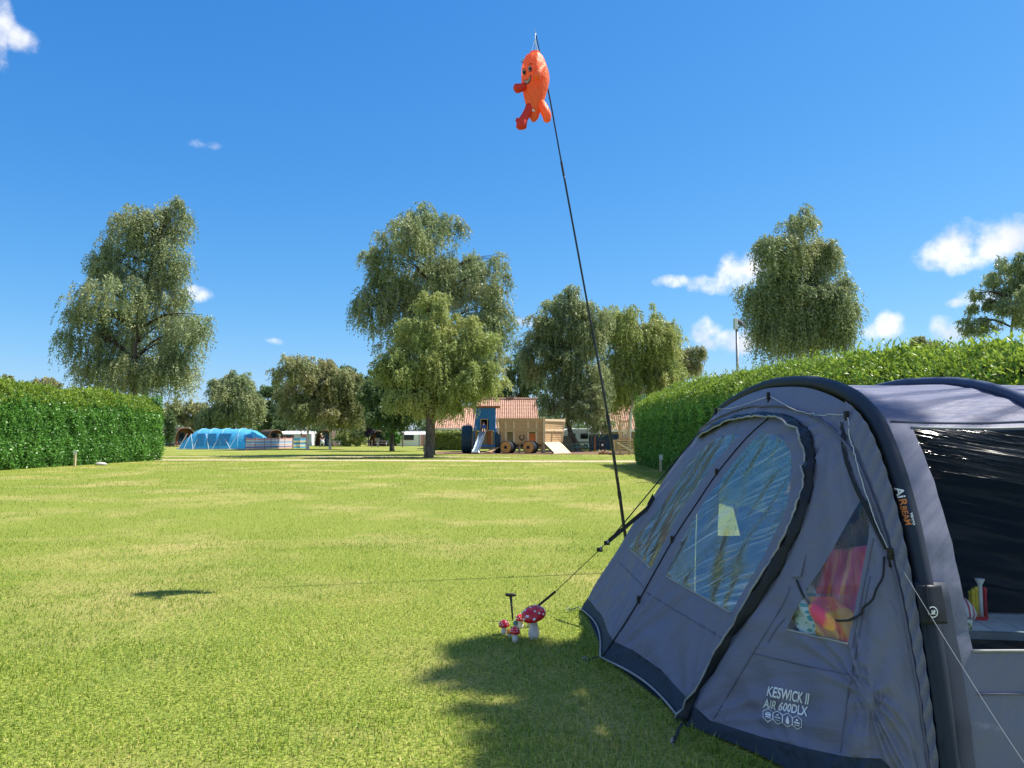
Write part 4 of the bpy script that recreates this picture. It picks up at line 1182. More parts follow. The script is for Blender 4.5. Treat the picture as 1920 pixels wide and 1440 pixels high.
    # drum wheels
    for cx, rx in ((770, 100), (1140, 105)):
        c = Q(cx, 860, -.75); r = Q(0, 757).z / 2
        rot = Matrix.Rotation(-.45, 3, 'Z') @ Matrix.Rotation(-math.pi / 2, 3, 'X')
        w = MB().lathe([(r * .9, 0), (r, .0), (r, .95), (r * .9, .95)], 32, (c.x, c.y, r), rot).build('wheel', M['rubber'], root)
        MB().lathe([(r * .90, 0), (r * .90, .03)], 28, Vector((c.x, c.y, r)) + rot @ Vector((0, 0, -.032)), rot).build('wheel_face', M['orange_wood'], w)
        MB().lathe([(r * .27, 0), (r * .25, .03)], 18, Vector((c.x, c.y, r)) + rot @ Vector((0, 0, -.066)), rot).build('hub', M['rubber'], w)
    MB().tube([(XL(zb) + .4, depth / 2, zb - .25), (XR, depth / 2, zb - .25)], .09, 8).build('axle_beam', M['timber'], root)
    for x in (XL(zb) + 1.6, XR - .1):
        for y in (.35, depth): MB().box((x, y, zb / 2), (.16, .16, zb)).build('leg', M['timber_pale'], root)
play_truck()

def play_tower():
    p = gnd(1167, 853); d = p.y; s = d / F
    root = thing('play_tower', 'timber play tower with slatted rail and braced plank base by the right hedge', 'play structure', p)
    X = lambda px: at(px, 830, d).x - p.x
    Z = lambda py: at(1167, py, d).z
    for k in range(6):
        z0, z1 = Z(852) + .02, Z(828)
        MB().box(((X(1150) + X(1192)) / 2, 0, z0 + (z1 - z0) * (k + .5) / 6), (X(1192) - X(1150), .04, (z1 - z0) / 6 - .05)).build('plank', M['timber'], root)
    for px in (1151.5, 1190): MB().box((X(px), -.06, Z(825) / 2), (.16, .12, Z(825))).build('post', M['timber'], root)
    MB().bar((X(1156), -.08, Z(829)), (X(1188), -.08, Z(848)), .05, .13).build('brace', M['timber_pale'], root)
    MB().box(((X(1150) + X(1192)) / 2, .02, Z(826)), (X(1192) - X(1150) + .1, .3, .10)).build('cap_rail', M['timber'], root)
    for px in (1164, 1181): MB().box((X(px), .5, Z(786) / 2), (.15, .15, Z(786))).build('post', M['timber'], root)
    for px in (1167.5, 1170.5, 1173.5, 1176.5): MB().box((X(px), .5, (Z(792) + Z(822)) / 2), (.07, .04, Z(792) - Z(822))).build('slat', M['timber_pale'], root)
    for py in (790, 822): MB().box(((X(1164) + X(1181)) / 2, .5, Z(py)), (X(1181) - X(1164) + .2, .08, .15)).build('rail', M['timber'], root)
    MB().box(((X(1164) + X(1192)) / 2, 1.3, Z(824)), (X(1192) - X(1164), 1.6, .08)).build('platform', M['timber'], root)
play_tower()
def balance_logs():
    p = gnd(1135, 852)
    root = thing('balance_beam', 'low zigzag of brown logs beside the litter bin', 'balance beam', p)
    for k in range(3):
        x = -.38 + k * .27
        MB().tube([(x - .16, 0, .10), (x + .16, .02 * k, .36 if k % 2 else .30)], .05, 8).build('log', M['timber_red'] if k % 2 else M['timber'], root)
        MB().tube([(x + .16, 0, .10), (x - .16, .05, .34)], .045, 8).build('log', M['timber_pale'], root)
    MB().tube([(-.55, 0, .07), (.5, 0, .07)], .06, 8).build('log', M['timber_red'], root)
balance_logs()

# ------------------------------------------------------------------ blue tunnel tent and windbreak
M['tent_blue'] = noise_mat('tent_blue', (.11, .55, .92), (.20, .66, .95), 3, .55, .5, stretch=(1, 1, 3), bdist=.08, trans=.5)
M['tent_blue_dark'] = noise_mat('tent_blue_dark', (.03, .24, .66), (.07, .34, .78), 5, .45, .6, stretch=(1, 1, 2), bdist=.06)
M['pale_strip'] = plain('pale_strip', (.40, .66, .84), .6)
def blue_tent():
    d = 86
    o = at(425, 830, d); o.z = 0
    root = thing('tunnel_tent', 'large bright blue tunnel tent on the far lawn', 'tent', o)
    X = lambda px: at(px, 830, d).x - o.x
    wd, Hh = 3.6, 2.3
    def arch(x, w, h, k=22, y0=0.0, lean=0.0):
        out = []
        for i in range(k + 1):
            a = math.pi * i / k
            out.append(Vector((x + lean * math.sin(a) ** .7, y0 - math.copysign(abs(math.cos(a)) ** .62, math.cos(a)) * w / 2, h * math.sin(a) ** .72)))
        return out
    secs = [(X(343), 2.2, .35, 0), (X(356), 3.0, 1.35, .1), (X(369), 3.5, 2.12, .35), (X(378), 3.6, 2.25, .3), (X(390), 3.6, 2.20, .25), (X(400), 3.6, 2.26, .2), (X(411), 3.6, 2.21, .15), (X(424), 3.6, 2.27, .15), (X(440), 3.6, 2.22, 0), (X(456), 3.6, 2.28, 0), (X(478), 3.3, 2.05, 0), (X(494), 2.8, 1.45, 0), (X(501), 2.4, .5, 0)]
    vs = []; fs = []; K = 22
    for (x, w, h, l) in secs: vs += [tuple(p + Vector((0, rnd.uniform(-.03, .03), 0))) for p in arch(x, w, h, K, 0, l)]
    for i in range(len(secs) - 1):
        for k in range(K): a = i * (K + 1) + k; fs.append((a, a + 1, a + K + 2, a + K + 1))
    sh = MB().add(vs, fs).build('flysheet', M['tent_blue'], root, smooth=True)
    MB().add([tuple(p) for p in arch(X(343), 2.2, .35, K)], [tuple(range(K + 1))]).build('end_panel', M['tent_blue'], root)
    MB().add([tuple(p) for p in arch(X(501), 2.4, .5, K)], [tuple(range(K + 1))]).build('end_panel', M['tent_blue'], root)
    for i in (3, 5, 7, 9):
        x, w, h, l = secs[i]
        MB().tube([p + Vector((0, -.01, .01)) for p in arch(x, w + .06, h + .02, K, 0, l)], .025, 6).build('pole_sleeve', M['pale_strip'], root)
    yf = -1.83
    for (a, b, c, e) in ((376, 394, 382, 397), (397, 415, 402, 418), (414, 437, 423, 446)):
        P = [(X(a), yf - .02, .35), (X(b), yf - .02, .35), (X(e) - .05, yf + .07, 1.72), (X(c), yf + .07, 1.72)]
        MB().add(P, [(0, 1, 2, 3)]).build('window', M['tent_blue_dark'], root)
    for (pa, pb) in ((369, 360), (369, 377), (385, 377), (397, 406), (425, 412), (426, 446), (456, 442), (362, 350)):
        MB().tube([(X(pa), yf + .25, 1.7), (X(pb), yf - .35, .02)], .022, 5).build('guy_rope', M['white_paint'], root)
    MB().box(((X(345) + X(498)) / 2, yf + .0, .07), (X(498) - X(345), .03, .14)).build('mud_skirt', M['pale_strip'], root)
    dm = MB(); P = []
    MB().add([(X(467), -1.68, .9), (X(482), -1.58, .85), (X(480), -1.32, 1.6), (X(466), -1.5, 1.65)], [(0, 1, 2, 3)]).build('door_panel', M['tent_blue_dark'], root)
blue_tent()

def stripe_mat(name, cols, scale):
    m, N, L = new_mat(name)
    out = N.new('ShaderNodeOutputMaterial'); b = N.new('ShaderNodeBsdfPrincipled'); b.inputs['Roughness'].default_value = .8
    tc = N.new('ShaderNodeTexCoord'); sp = N.new('ShaderNodeSeparateXYZ'); L.new(tc.outputs['Object'], sp.inputs[0])
    mt = N.new('ShaderNodeMath'); mt.operation = 'MULTIPLY'; mt.inputs[1].default_value = scale; L.new(sp.outputs[2], mt.inputs[0])
    fr = N.new('ShaderNodeMath'); fr.operation = 'FRACT'; L.new(mt.outputs[0], fr.inputs[0])
    cr = N.new('ShaderNodeValToRGB'); cr.color_ramp.interpolation = 'CONSTANT'
    n = len(cols)
    while len(cr.color_ramp.elements) < n: cr.color_ramp.elements.new(.5)
    for i, c in enumerate(cols): cr.color_ramp.elements[i].position = i / n; cr.color_ramp.elements[i].color = (*c, 1)
    L.new(fr.outputs[0], cr.inputs[0]); L.new(cr.outputs[0], b.inputs['Base Color'])
    t = N.new('ShaderNodeBsdfTranslucent'); L.new(cr.outputs[0], t.inputs['Color'])
    ms = N.new('ShaderNodeMixShader'); ms.inputs[0].default_value = .5
    L.new(b.outputs[0], ms.inputs[1]); L.new(t.outputs[0], ms.inputs[2]); L.new(ms.outputs[0], out.inputs[0])
    return m
RED, WHT, BLU, YEL, NAV = (.93, .42, .38), (.95, .90, .86), (.18, .55, .92), (.92, .80, .36), (.14, .22, .50)
M['stripe_red'] = stripe_mat('stripe_red', [RED, (.93, .62, .55), NAV, WHT, (.92, .50, .45), WHT, BLU, (.93, .58, .52), WHT, RED], .85)
M['stripe_blue'] = stripe_mat('stripe_blue', [BLU, BLU, YEL, WHT, BLU, (.05, .18, .5), YEL, WHT, BLU, BLU], .85)
def windbreak(label, pxs, mat, top_py):
    pts = [gnd(px, py) for px, py in pxs]
    o = pts[0].copy()
    root = thing('windbreak', label, 'windbreak', o, 0, 'striped windbreaks at the blue tent')
    h = 1.28
    for i in range(len(pts) - 1):
        a, b = pts[i] - o, pts[i + 1] - o
        vs = []; fs = []; n = 6
        for k in range(n + 1):
            q = a.lerp(b, k / n); sag = .06 * math.sin(math.pi * k / n)
            for j in range(5): vs.append((q.x, q.y + .05 * math.sin(math.pi * k / n) * math.sin(j), .06 + (h - .06 - sag) * j / 4))
        for k in range(n):
            for j in range(4): u = k * 5 + j; fs.append((u, u + 5, u + 6, u + 1))
        MB().add(vs, fs).build('panel', mat, root, smooth=True)
    for p in pts:
        q = p - o
        MB().tube([(q.x, q.y - .03, -.1), (q.x + .01, q.y - .03, h + .3)], .022, 6).build('pole', M['timber_red'], root)
windbreak('long pink and red striped windbreak right of the blue tent', [(460.5, 844.2), (478, 843.6), (496, 843.0), (508, 842.6), (521, 842.2), (534, 841.8), (548.5, 841.3)], M['stripe_red'], 821)
windbreak('short blue and yellow striped windbreak ending at the white birch trunk', [(549.5, 841.3), (562, 841.2), (574, 841.0)], M['stripe_blue'], 821)

# ------------------------------------------------------------------ the big grey tent
def fabric_mat(name, c, c2, rot=.6, amp=.5, rough=.62, freq=(1.1, 12), dist=.075, spec=.25):
    m, N, L = new_mat(name)
    out = N.new('ShaderNodeOutputMaterial'); b = N.new('ShaderNodeBsdfPrincipled')
    b.inputs['Roughness'].default_value = rough; b.inputs['Specular IOR Level'].default_value = spec
    tc = N.new('ShaderNodeTexCoord')
    def wr(rot_, sc, det):
        mp = N.new('ShaderNodeMapping'); mp.inputs['Rotation'].default_value = (0, 0, rot_); L.new(tc.outputs['UV'], mp.inputs[0])
        m2 = N.new('ShaderNodeMapping'); m2.inputs['Scale'].default_value = (*sc, 1); L.new(mp.outputs[0], m2.inputs[0])
        n = N.new('ShaderNodeTexNoise'); n.inputs['Scale'].default_value = 1; n.inputs['Detail'].default_value = det; n.inputs['Distortion'].default_value = .6
        L.new(m2.outputs[0], n.inputs['Vector']); return n.outputs['Fac']
    a = wr(rot, freq, 3); c_ = wr(rot + .5, (freq[0] * .8, freq[1] * .45), 3); d = wr(0, (60, 60), 3)
    ad = N.new('ShaderNodeMath'); ad.operation = 'MULTIPLY_ADD'; ad.inputs[1].default_value = .9; L.new(c_, ad.inputs[0]); L.new(a, ad.inputs[2])
    a2 = N.new('ShaderNodeMath'); a2.operation = 'MULTIPLY_ADD'; a2.inputs[1].default_value = .03; L.new(d, a2.inputs[0]); L.new(ad.outputs[0], a2.inputs[2])
    bp = N.new('ShaderNodeBump'); bp.inputs['Strength'].default_value = amp; bp.inputs['Distance'].default_value = dist
    L.new(a2.outputs[0], bp.inputs['Height']); L.new(bp.outputs[0], b.inputs['Normal'])
    mx = N.new('ShaderNodeMix'); mx.data_type = 'RGBA'; mx.inputs[6].default_value = (*c, 1); mx.inputs[7].default_value = (*c2, 1)
    nz = N.new('ShaderNodeTexNoise'); nz.inputs['Scale'].default_value = 2.3; nz.inputs['Detail'].default_value = 5
    L.new(tc.outputs['UV'], nz.inputs['Vector']); L.new(nz.outputs['Fac'], mx.inputs[0]); L.new(mx.outputs[2], b.inputs['Base Color'])
    L.new(b.outputs[0], out.inputs[0])
    return m
def pvc_mat(name, tint, rot, gl=.22, sheen_haze=.10, freq=(1.5, 30), amp=1.0, dist=.012, fres=.6, ro=.12, distort=.8):
    m, N, L = new_mat(name)
    out = N.new('ShaderNodeOutputMaterial')
    tr = N.new('ShaderNodeBsdfTransparent'); tr.inputs['Color'].default_value = (*tint, 1)
    gs = N.new('ShaderNodeBsdfGlossy'); gs.inputs['Roughness'].default_value = ro
    df = N.new('ShaderNodeBsdfDiffuse'); df.inputs['Color'].default_value = (.6, .66, .68, 1)
    tc = N.new('ShaderNodeTexCoord'); mp = N.new('ShaderNodeMapping'); mp.inputs['Rotation'].default_value = (0, 0, rot); L.new(tc.outputs['UV'], mp.inputs[0])
    m2 = N.new('ShaderNodeMapping'); m2.inputs['Scale'].default_value = (*freq, 1); L.new(mp.outputs[0], m2.inputs[0])
    n = N.new('ShaderNodeTexNoise'); n.inputs['Scale'].default_value = 1; n.inputs['Detail'].default_value = 4; n.inputs['Distortion'].default_value = distort
    L.new(m2.outputs[0], n.inputs['Vector'])
    bp = N.new('ShaderNodeBump'); bp.inputs['Strength'].default_value = amp; bp.inputs['Distance'].default_value = dist
    L.new(n.outputs['Fac'], bp.inputs['Height'])
    L.new(bp.outputs[0], gs.inputs['Normal'])
    # whitish diffuse streaks paint sky reflections along the creases
    mr = N.new('ShaderNodeMapRange'); mr.inputs['From Min'].default_value = .52; mr.inputs['From Max'].default_value = .74
    mr.inputs['To Min'].default_value = sheen_haze * .35; mr.inputs['To Max'].default_value = sheen_haze * 2.6
    L.new(n.outputs['Fac'], mr.inputs['Value'])
    s1 = N.new('ShaderNodeMixShader'); L.new(mr.outputs[0], s1.inputs[0]); L.new(tr.outputs[0], s1.inputs[1]); L.new(df.outputs[0], s1.inputs[2])
    lw = N.new('ShaderNodeLayerWeight'); lw.inputs['Blend'].default_value = .25; L.new(bp.outputs[0], lw.inputs['Normal'])
    mf = N.new('ShaderNodeMath'); mf.operation = 'MULTIPLY_ADD'; mf.inputs[1].default_value = fres; mf.inputs[2].default_value = gl * .5; mf.use_clamp = True
    L.new(lw.outputs['Fresnel'], mf.inputs[0])
    s2 = N.new('ShaderNodeMixShader'); L.new(mf.outputs[0], s2.inputs[0]); L.new(s1.outputs[0], s2.inputs[1]); L.new(gs.outputs[0], s2.inputs[2])
    L.new(s2.outputs[0], out.inputs[0])
    return m
M['tent_grey'] = fabric_mat('tent_grey', (.146, .156, .222), (.170, .180, .250), rot=-.75, amp=.20)
M['tent_roof'] = fabric_mat('tent_roof', (.108, .116, .180), (.130, .138, .210), rot=1.5, freq=(1.6, 14))
M['tent_dark'] = fabric_mat('tent_dark', (.020, .034, .056), (.030, .046, .072), rot=1.3, amp=.35, freq=(1.5, 11), dist=.03)
M['beam_fabric'] = fabric_mat('beam_fabric', (.016, .024, .042), (.024, .034, .056), rot=.0, amp=.5, freq=(3, 30), dist=.01)
M['beam_fabric_lit'] = fabric_mat('beam_fabric_lit', (.040, .060, .115), (.055, .075, .135), rot=.0, amp=.4, freq=(3, 20), dist=.01)  # lighter copy of the beam cloth, sunlight on the rear beams painted in
M['band_dark'] = plain('band_dark', (.010, .014, .022), .5, .3)
M['piping_pale'] = plain('piping_pale', (.30, .31, .31), .5, .3)
M['cord_pale'] = plain('cord_pale', (.55, .56, .55), .6, .3)
M['cord_grey'] = plain('cord_grey', (.24, .26, .28), .6, .3)
M['webbing'] = plain('webbing', (.024, .028, .034), .7, .2)
M['print_white'] = plain('print_white', (.78, .80, .80), .5, .3, var=.02)
M['print_orange'] = plain('print_orange', (.62, .20, .05), .5, .3, var=.02)
M['pvc_door'] = pvc_mat('pvc_door', (.82, .91, .93), -.66, gl=.46, sheen_haze=.26, freq=(1.0, 42), dist=.006, distort=.35)
M['pvc_side'] = pvc_mat('pvc_side', (.86, .88, .90), .9, gl=.10, sheen_haze=.03, amp=.5)
M['pvc_dark'] = pvc_mat('pvc_dark', (.78, .84, .86), 1.35, gl=.02, sheen_haze=.006, freq=(1.6, 20), amp=1.0, fres=.034, dist=.007, ro=.13)
M['seam'] = plain('seam', (.12, .125, .18), .7, .2)

BX = 1.83                                             # plane of the front air beam
ARCH = [(3.26, -.02), (3.31, .3), (3.375, .63), (3.475, 1.0), (3.60, 1.31), (3.76, 1.56), (3.92, 1.70), (4.19, 1.81), (4.63, 1.895), (5.17, 1.93), (5.5, 1.93), (6.0, 1.895), (6.70, 1.80), (7.02, 1.68), (7.25, 1.5), (7.42, 1.2), (7.53, .8), (7.61, .4), (7.66, -.02)]
_sp = spline([(0, y, z) for y, z in ARCH], 400)
_cum = np.concatenate([[0], np.cumsum([(_sp[i + 1] - _sp[i]).length for i in range(400)])])
AL = _cum[-1]
_ay = np.array([p.y for p in _sp]); _az = np.array([p.z for p in _sp])
def arch_yz(u):                                       # u in 0..1, arc length
    s = np.asarray(u) * AL
    return np.interp(s, _cum, _ay), np.interp(s, _cum, _az)
def u_of(y=None, z=None, far=False):
    half = 200
    if z is not None:
        if not far: return float(np.interp(z, _az[:150], _cum[:150]) / AL)
        return float(np.interp(-z, -_az[260:], _cum[260:]) / AL)
    return float(np.interp(y, _ay, _cum) / AL)

# ground outline of the porch, from the photograph's ground points
gA, gB, gC = gnd(1087, 1143), gnd(1127, 1237), gnd(1282, 1360)
gD = Vector((1.44, 3.42, 0)); gF = Vector((1.74, 3.27, 0)); gE = Vector((1.35, 7.62, 0)); gG = Vector((1.74, 7.66, 0))
UK = [0.0, u_of(z=.95), u_of(y=3.94), u_of(y=5.30), u_of(y=6.86), u_of(z=.95, far=True), 1.0]
GP = [gF, gD, gC, gB, gA, gE, gG]
def porch(u, v):
    u = np.atleast_1d(np.asarray(u, float)); v = np.atleast_1d(np.asarray(v, float))
    ty, tz = arch_yz(u)
    tx = np.full_like(ty, BX - .05)
    cy = 5.45
    ty = cy + (ty - cy) * .985; tz = tz - .012
    gx = np.interp(u, UK, [p.x for p in GP]); gy = np.interp(u, UK, [p.y for p in GP])
    gz = np.zeros_like(gx)
    # hem is pulled in between the pegs and lifts a little
    for i in range(len(UK) - 1):
        a, b = UK[i], UK[i + 1]
        t = np.clip((u - a) / (b - a), 0, 1); k = np.sin(np.pi * t) * ((u >= a) & (u < b))
        seg = (GP[i + 1] - GP[i]).length
        gx = gx + k * .045 * seg; gz = gz + k * .018 * seg
    w = v + .0 * u
    x = tx + (gx - tx) * w; y = ty + (gy - ty) * w; z = tz + (gz - tz) * w
    # the canopy bellies out a little under the beam
    bl = np.sin(np.pi * np.clip(v, 0, 1) ** .75)
    x = x - .035 * bl; z = z + .03 * bl
    return np.stack([x, y, z], -1)
def porch_disp(u, v, P):
    s, t = u * AL, v * 2.2
    fold = np.zeros_like(s)
    for uc, vc, nf, amp, fall in ((UK[2], 1.0, 17, 1.5, .75), (UK[3], 1.0, 15, 1.5, .75), (UK[4], 1.0, 15, 1.2, .7), (.5, .0, 19, .5, .5), (UK[2] + .02, .05, 17, 1.1, .7), (UK[1], .55, 15, 1.2, .5), (UK[1] + .03, 1.0, 15, 1.1, .7)):
        ds, dt = s - uc * AL, t - vc * 2.2
        th = np.arctan2(ds, dt); r_ = np.hypot(ds, dt)
        fold += amp * np.sin(th * nf + 1.7 * np.sin(th * 5 + uc * 40)) * np.exp(-r_ / fall) * np.clip(r_ / .12, 0, 1)
    n = 2.3 * fold + .5 * np.sin(s * 21 + t * 5.0 + 1.6 * np.sin(t * 1.9 + s * 2)) + .5 * np.sin(s * 37 - t * 6 + 2 * np.sin(s * 3.1 + t)) + .6 * np.sin(s * 9 + t * 11 + 1.3 * np.sin(s * 4))
    e = np.clip(np.minimum(v, 1 - v) * 8, 0, 1) * np.clip(np.minimum(u, 1 - u) * 20, 0, 1)
    return n * .0062 * e
def in_poly(px, py, poly):
    inside = False; j = len(poly) - 1
    for i in range(len(poly)):
        xi, yi = poly[i]; xj, yj = poly[j]
        if (yi > py) != (yj > py) and px < (xj - xi) * (py - yi) / (yj - yi) + xi: inside = not inside
        j = i
    return inside

class Surf:
    """A parametric sheet that is cut exactly along polygons given in its own (u,v)."""
    def __init__(s, fn, disp, su, sv, nu, nv):
        s.fn, s.disp, s.su, s.sv = fn, disp, su, sv
        U, Vv = np.meshgrid(np.linspace(0, 1, nu), np.linspace(0, 1, nv), indexing='ij')
        s.gu, s.gv = U.ravel(), Vv.ravel()
        P = s.point(s.gu, s.gv)
        idx = np.arange(nu * nv).reshape(nu, nv)
        q = np.stack([idx[:-1, :-1], idx[1:, :-1], idx[1:, 1:], idx[:-1, 1:]], -1).reshape(-1, 4)
        s.tri = np.concatenate([q[:, [0, 1, 2]], q[:, [0, 2, 3]]]).tolist()
        s.P = [Vector(p) for p in P]
        s.bvh = BVHTree.FromPolygons(s.P, s.tri)
    def point(s, u, v):
        u = np.atleast_1d(np.asarray(u, float)); v = np.atleast_1d(np.asarray(v, float))
        P = s.fn(u, v)
        if s.disp is None: return P
        e = 1e-3
        du = s.fn(u + e, v) - P; dv = s.fn(u, v + e) - P
        n = np.cross(du, dv); n /= (np.linalg.norm(n, axis=1, keepdims=True) + 1e-12)
        return P + n * s.disp(u, v, P)[:, None]
    def hit(s, px, py):
        o = Vector((0, 0, CAMZ)); r = ray(px, py).normalized()
        loc, n, i, d = s.bvh.ray_cast(o, r)
        if loc is None: return None
        a, b, c = s.tri[i]
        if n.dot(r) > 0: n = -n
        uv = geometry.barycentric_transform(loc, s.P[a], s.P[b], s.P[c], Vector((s.gu[a], s.gv[a], 0)), Vector((s.gu[b], s.gv[b], 0)), Vector((s.gu[c], s.gv[c], 0)))
        return loc, n, (uv.x, uv.y)
    def hit_near(s, px, py, cx, cy):
        for k in range(60):
            h = s.hit(px, py)
            if h: return h
            px += (cx - px) * .03; py += (cy - py) * .03
        raise ValueError('no hit')
    def poly_uv(s, pts, dens=12):
        cx = sum(p[0] for p in pts) / len(pts); cy = sum(p[1] for p in pts) / len(pts)
        out = []
        for i in range(len(pts)):
            a, b = pts[i], pts[(i + 1) % len(pts)]
            L_ = math.hypot(b[0] - a[0], b[1] - a[1]); n = max(1, int(L_ / dens))
            for k in range(n): out.append(s.hit_near(a[0] + (b[0] - a[0]) * k / n, a[1] + (b[1] - a[1]) * k / n, cx, cy)[2])
        return out
    def line(s, pts, n=40, cx=None, cy=None):
        q = spline([(x, y, 0) for x, y in pts], n)
        cx = cx or sum(p[0] for p in pts) / len(pts); cy = cy or sum(p[1] for p in pts) / len(pts)
        H = [s.hit_near(p.x, p.y, cx, cy) for p in q]
        return [h[0] for h in H], [h[1] for h in H]
    def cut(s, regions, nu, nv):
        """regions: list of (key, uv polygon); later ones win. returns {key: (V, tris, uv)}"""
        pts = []; edges = []
        for i in range(nu + 1):
            for j in range(nv + 1):
                u, v = i / nu, j / nv
                if 0 < i < nu and 0 < j < nv: u += rnd.uniform(-.2, .2) / nu; v += rnd.uniform(-.2, .2) / nv
                pts.append(Vector((u * s.su, v * s.sv)))
        for key, poly in regions:
            b = len(pts); n = len(poly)
            for (u, v) in poly: pts.append(Vector((min(max(u, 0), 1) * s.su, min(max(v, 0), 1) * s.sv)))
            for i in range(n): edges.append((b + i, b + (i + 1) % n))
        r = geometry.delaunay_2d_cdt(pts, edges, [], 0, 1e-5)
        vc = np.array([(p.x, p.y) for p in r[0]])
        u, v = vc[:, 0] / s.su, vc[:, 1] / s.sv
        P = s.point(u, v)
        out = {}
        for f in r[2]:
            cu = (u[f[0]] + u[f[1]] + u[f[2]]) / 3; cv = (v[f[0]] + v[f[1]] + v[f[2]]) / 3
            key = 'base'
            for k, poly in regions:
                if in_poly(cu, cv, poly): key = k
            out.setdefault(key, []).append(f)
        res = {}
        for k, fs in out.items():
            fs = np.array(fs); used, inv = np.unique(fs, return_inverse=True)
            res[k] = (P[used], inv.reshape(-1, 3), vc[used])
        return res

TENT = thing('family_tent', 'large grey-blue inflatable tunnel tent filling the right foreground', 'tent', (BX, 5.4, 0))
def tparent(o, par=None):
    o.parent = par or TENT
    if not par: o.matrix_parent_inverse = Matrix.Translation((-BX, -5.4, 0))
    return o
def put(name, res, mat, smooth=True, par=None):
    V, T, uv = res
    o = mesh_np(name, V - np.array([BX, 5.4, 0]), T, mat, TENT, smooth=smooth, uv=uv)
    return o
def local(mb): 
    mb.v = [(x - BX, y - 5.4, z) for x, y, z in mb.v]; return mb
def tbuild(mb, name, mat, par=None, **k):
    return local(mb).build(name, mat, par or TENT, **k)

SP = Surf(porch, porch_disp, AL, 2.2, 300, 140)
W_LEFT = [(1179, 1026), (1222, 1065), (1245, 1018), (1266, 976), (1290, 938), (1313, 907), (1340, 868), (1362, 840), (1387, 816), (1371, 814), (1350, 820), (1329, 833), (1295, 862), (1271, 902), (1254, 926), (1234, 955)]
W_RIGHT = [(1248, 1078), (1310, 1114), (1371, 1148), (1398, 1102), (1430, 1046), (1453, 999), (1473, 958), (1482, 912), (1485, 866), (1480, 842), (1470, 826), (1451, 815), (1424, 811), (1372, 872), (1324, 935), (1282, 1004)]
W_SIDE = [(1475, 1178), (1532, 1192), (1590, 1205), (1597, 1171), (1607, 1120), (1617, 1070), (1628, 1010), (1631, 968), (1629, 938), (1612, 940), (1599, 962), (1577, 1001), (1557, 1038), (1536, 1072), (1512, 1104)]
SK = [(1102, 1122), (1129, 1155), (1142, 1190), (1152, 1203), (1187, 1219), (1240, 1256), (1292, 1314), (1304, 1326), (1332, 1351), (1380, 1366), (1430, 1382), (1500, 1400), (1572, 1416), (1600, 1420), (1680, 1424)]
sk_uv = []
for i in range(len(SK) - 1):
    for k in range(3):
        x = SK[i][0] + (SK[i + 1][0] - SK[i][0]) * k / 3; y = SK[i][1] + (SK[i + 1][1] - SK[i][1]) * k / 3
        h = SP.hit_near(x, y, 1450, 1200); sk_uv.append(h[2])
sk_uv.sort()
sk_poly = [(0, sk_uv[0][1])] + sk_uv + [(1, sk_uv[-1][1]), (1, 1), (0, 1)]
_cut = SP.cut([('skirt', sk_poly), ('wl', SP.poly_uv(W_LEFT)), ('wr', SP.poly_uv(W_RIGHT)), ('ws', SP.poly_uv(W_SIDE))], 210, 92)
PORCH = put('porch_panel', _cut['base'], M['tent_grey'])
put('mud_skirt', _cut['skirt'], M['tent_dark'])
put('door_window', _cut['wl'], M['pvc_door'])
put('door_window', _cut['wr'], M['pvc_door'])
put('side_window', _cut['ws'], M['pvc_side'])

# hem piping along the ground edge, in the sun-bleached pale trim of the photograph
for a, b in ((UK[2], UK[3]), (UK[3], UK[4])):
    us = np.linspace(a, b, 30)
    P = SP.point(us, np.full(30, .995))
    tbuild(MB().tube([Vector(p) + Vector((-.012, 0, .008)) for p in P], .007, 6), 'hem_trim', M['piping_pale'], smooth=True)

def tube_on(S_, pts, r, off, name, mat, n=40, par=None, kn=6):
    P, Nn = S_.line(pts, n)
    return tbuild(MB().tube([p + q * off for p, q in zip(P, Nn)], r, kn), name, mat, par, smooth=True)
def ribbon_on(S_, pts, w, off, name, mat, n=40):
    P, Nn = S_.line(pts, n)
    mb = MB().ribbon(P, Nn, w, off)
    o = tbuild(mb, name, mat, smooth=True)
    m_ = o.modifiers.new('solid', 'SOLIDIFY'); m_.thickness = .004; m_.offset = 0
    return o
# door zip band: dark storm flap with a pale edge
OUTER = [(1287, 1356), (1340, 1261), (1398, 1171), (1451, 1097), (1482, 1039), (1509, 976), (1527, 912), (1530, 854), (1522, 812), (1498, 788), (1467, 777), (1430, 774), (1387, 779), (1356, 788), (1326, 804), (1309, 818)]
INNER = [(1276, 1352), (1326, 1261), (1376, 1184), (1426, 1094), (1467, 1030), (1493, 976), (1509, 928), (1515, 881), (1511, 833), (1501, 809), (1477, 794), (1451, 787), (1424, 785), (1387, 790), (1356, 800), (1314, 824)]
def band():
    n = 90
    Po, No = SP.line(OUTER, n, 1400, 1000); Pi, Ni = SP.line(INNER, n, 1400, 1000)
    vs = []; fs = []; K = 5
    for i in range(n + 1):
        for k in range(K + 1):
            t = k / K; p = Pi[i].lerp(Po[i], t); q = (Ni[i] * (1 - t) + No[i] * t).normalized()
            wv = .010 * math.sin(i * .9 + k) * (t > 0) + .006 * math.sin(i * 2.3 + 2 * k)
            vs.append(p + q * (.012 + .022 * math.sin(math.pi * (1 - t) * .62) + wv * .8))
    for i in range(n):
        for k in range(K): a = i * (K + 1) + k; fs.append((a, a + 1, a + K + 2, a + K + 1))
    o = tbuild(MB().add(vs, fs), 'door_flap', M['band_dark'], smooth=True)
    m_ = o.modifiers.new('solid', 'SOLIDIFY'); m_.thickness = .004
    tbuild(MB().tube([vs[i * (K + 1)] + Ni[i] * (.003 + .004 * math.sin(i * .8)) for i in range(n + 1)], .0065, 6), 'flap_piping', M['piping_pale'], o, smooth=True)
band()
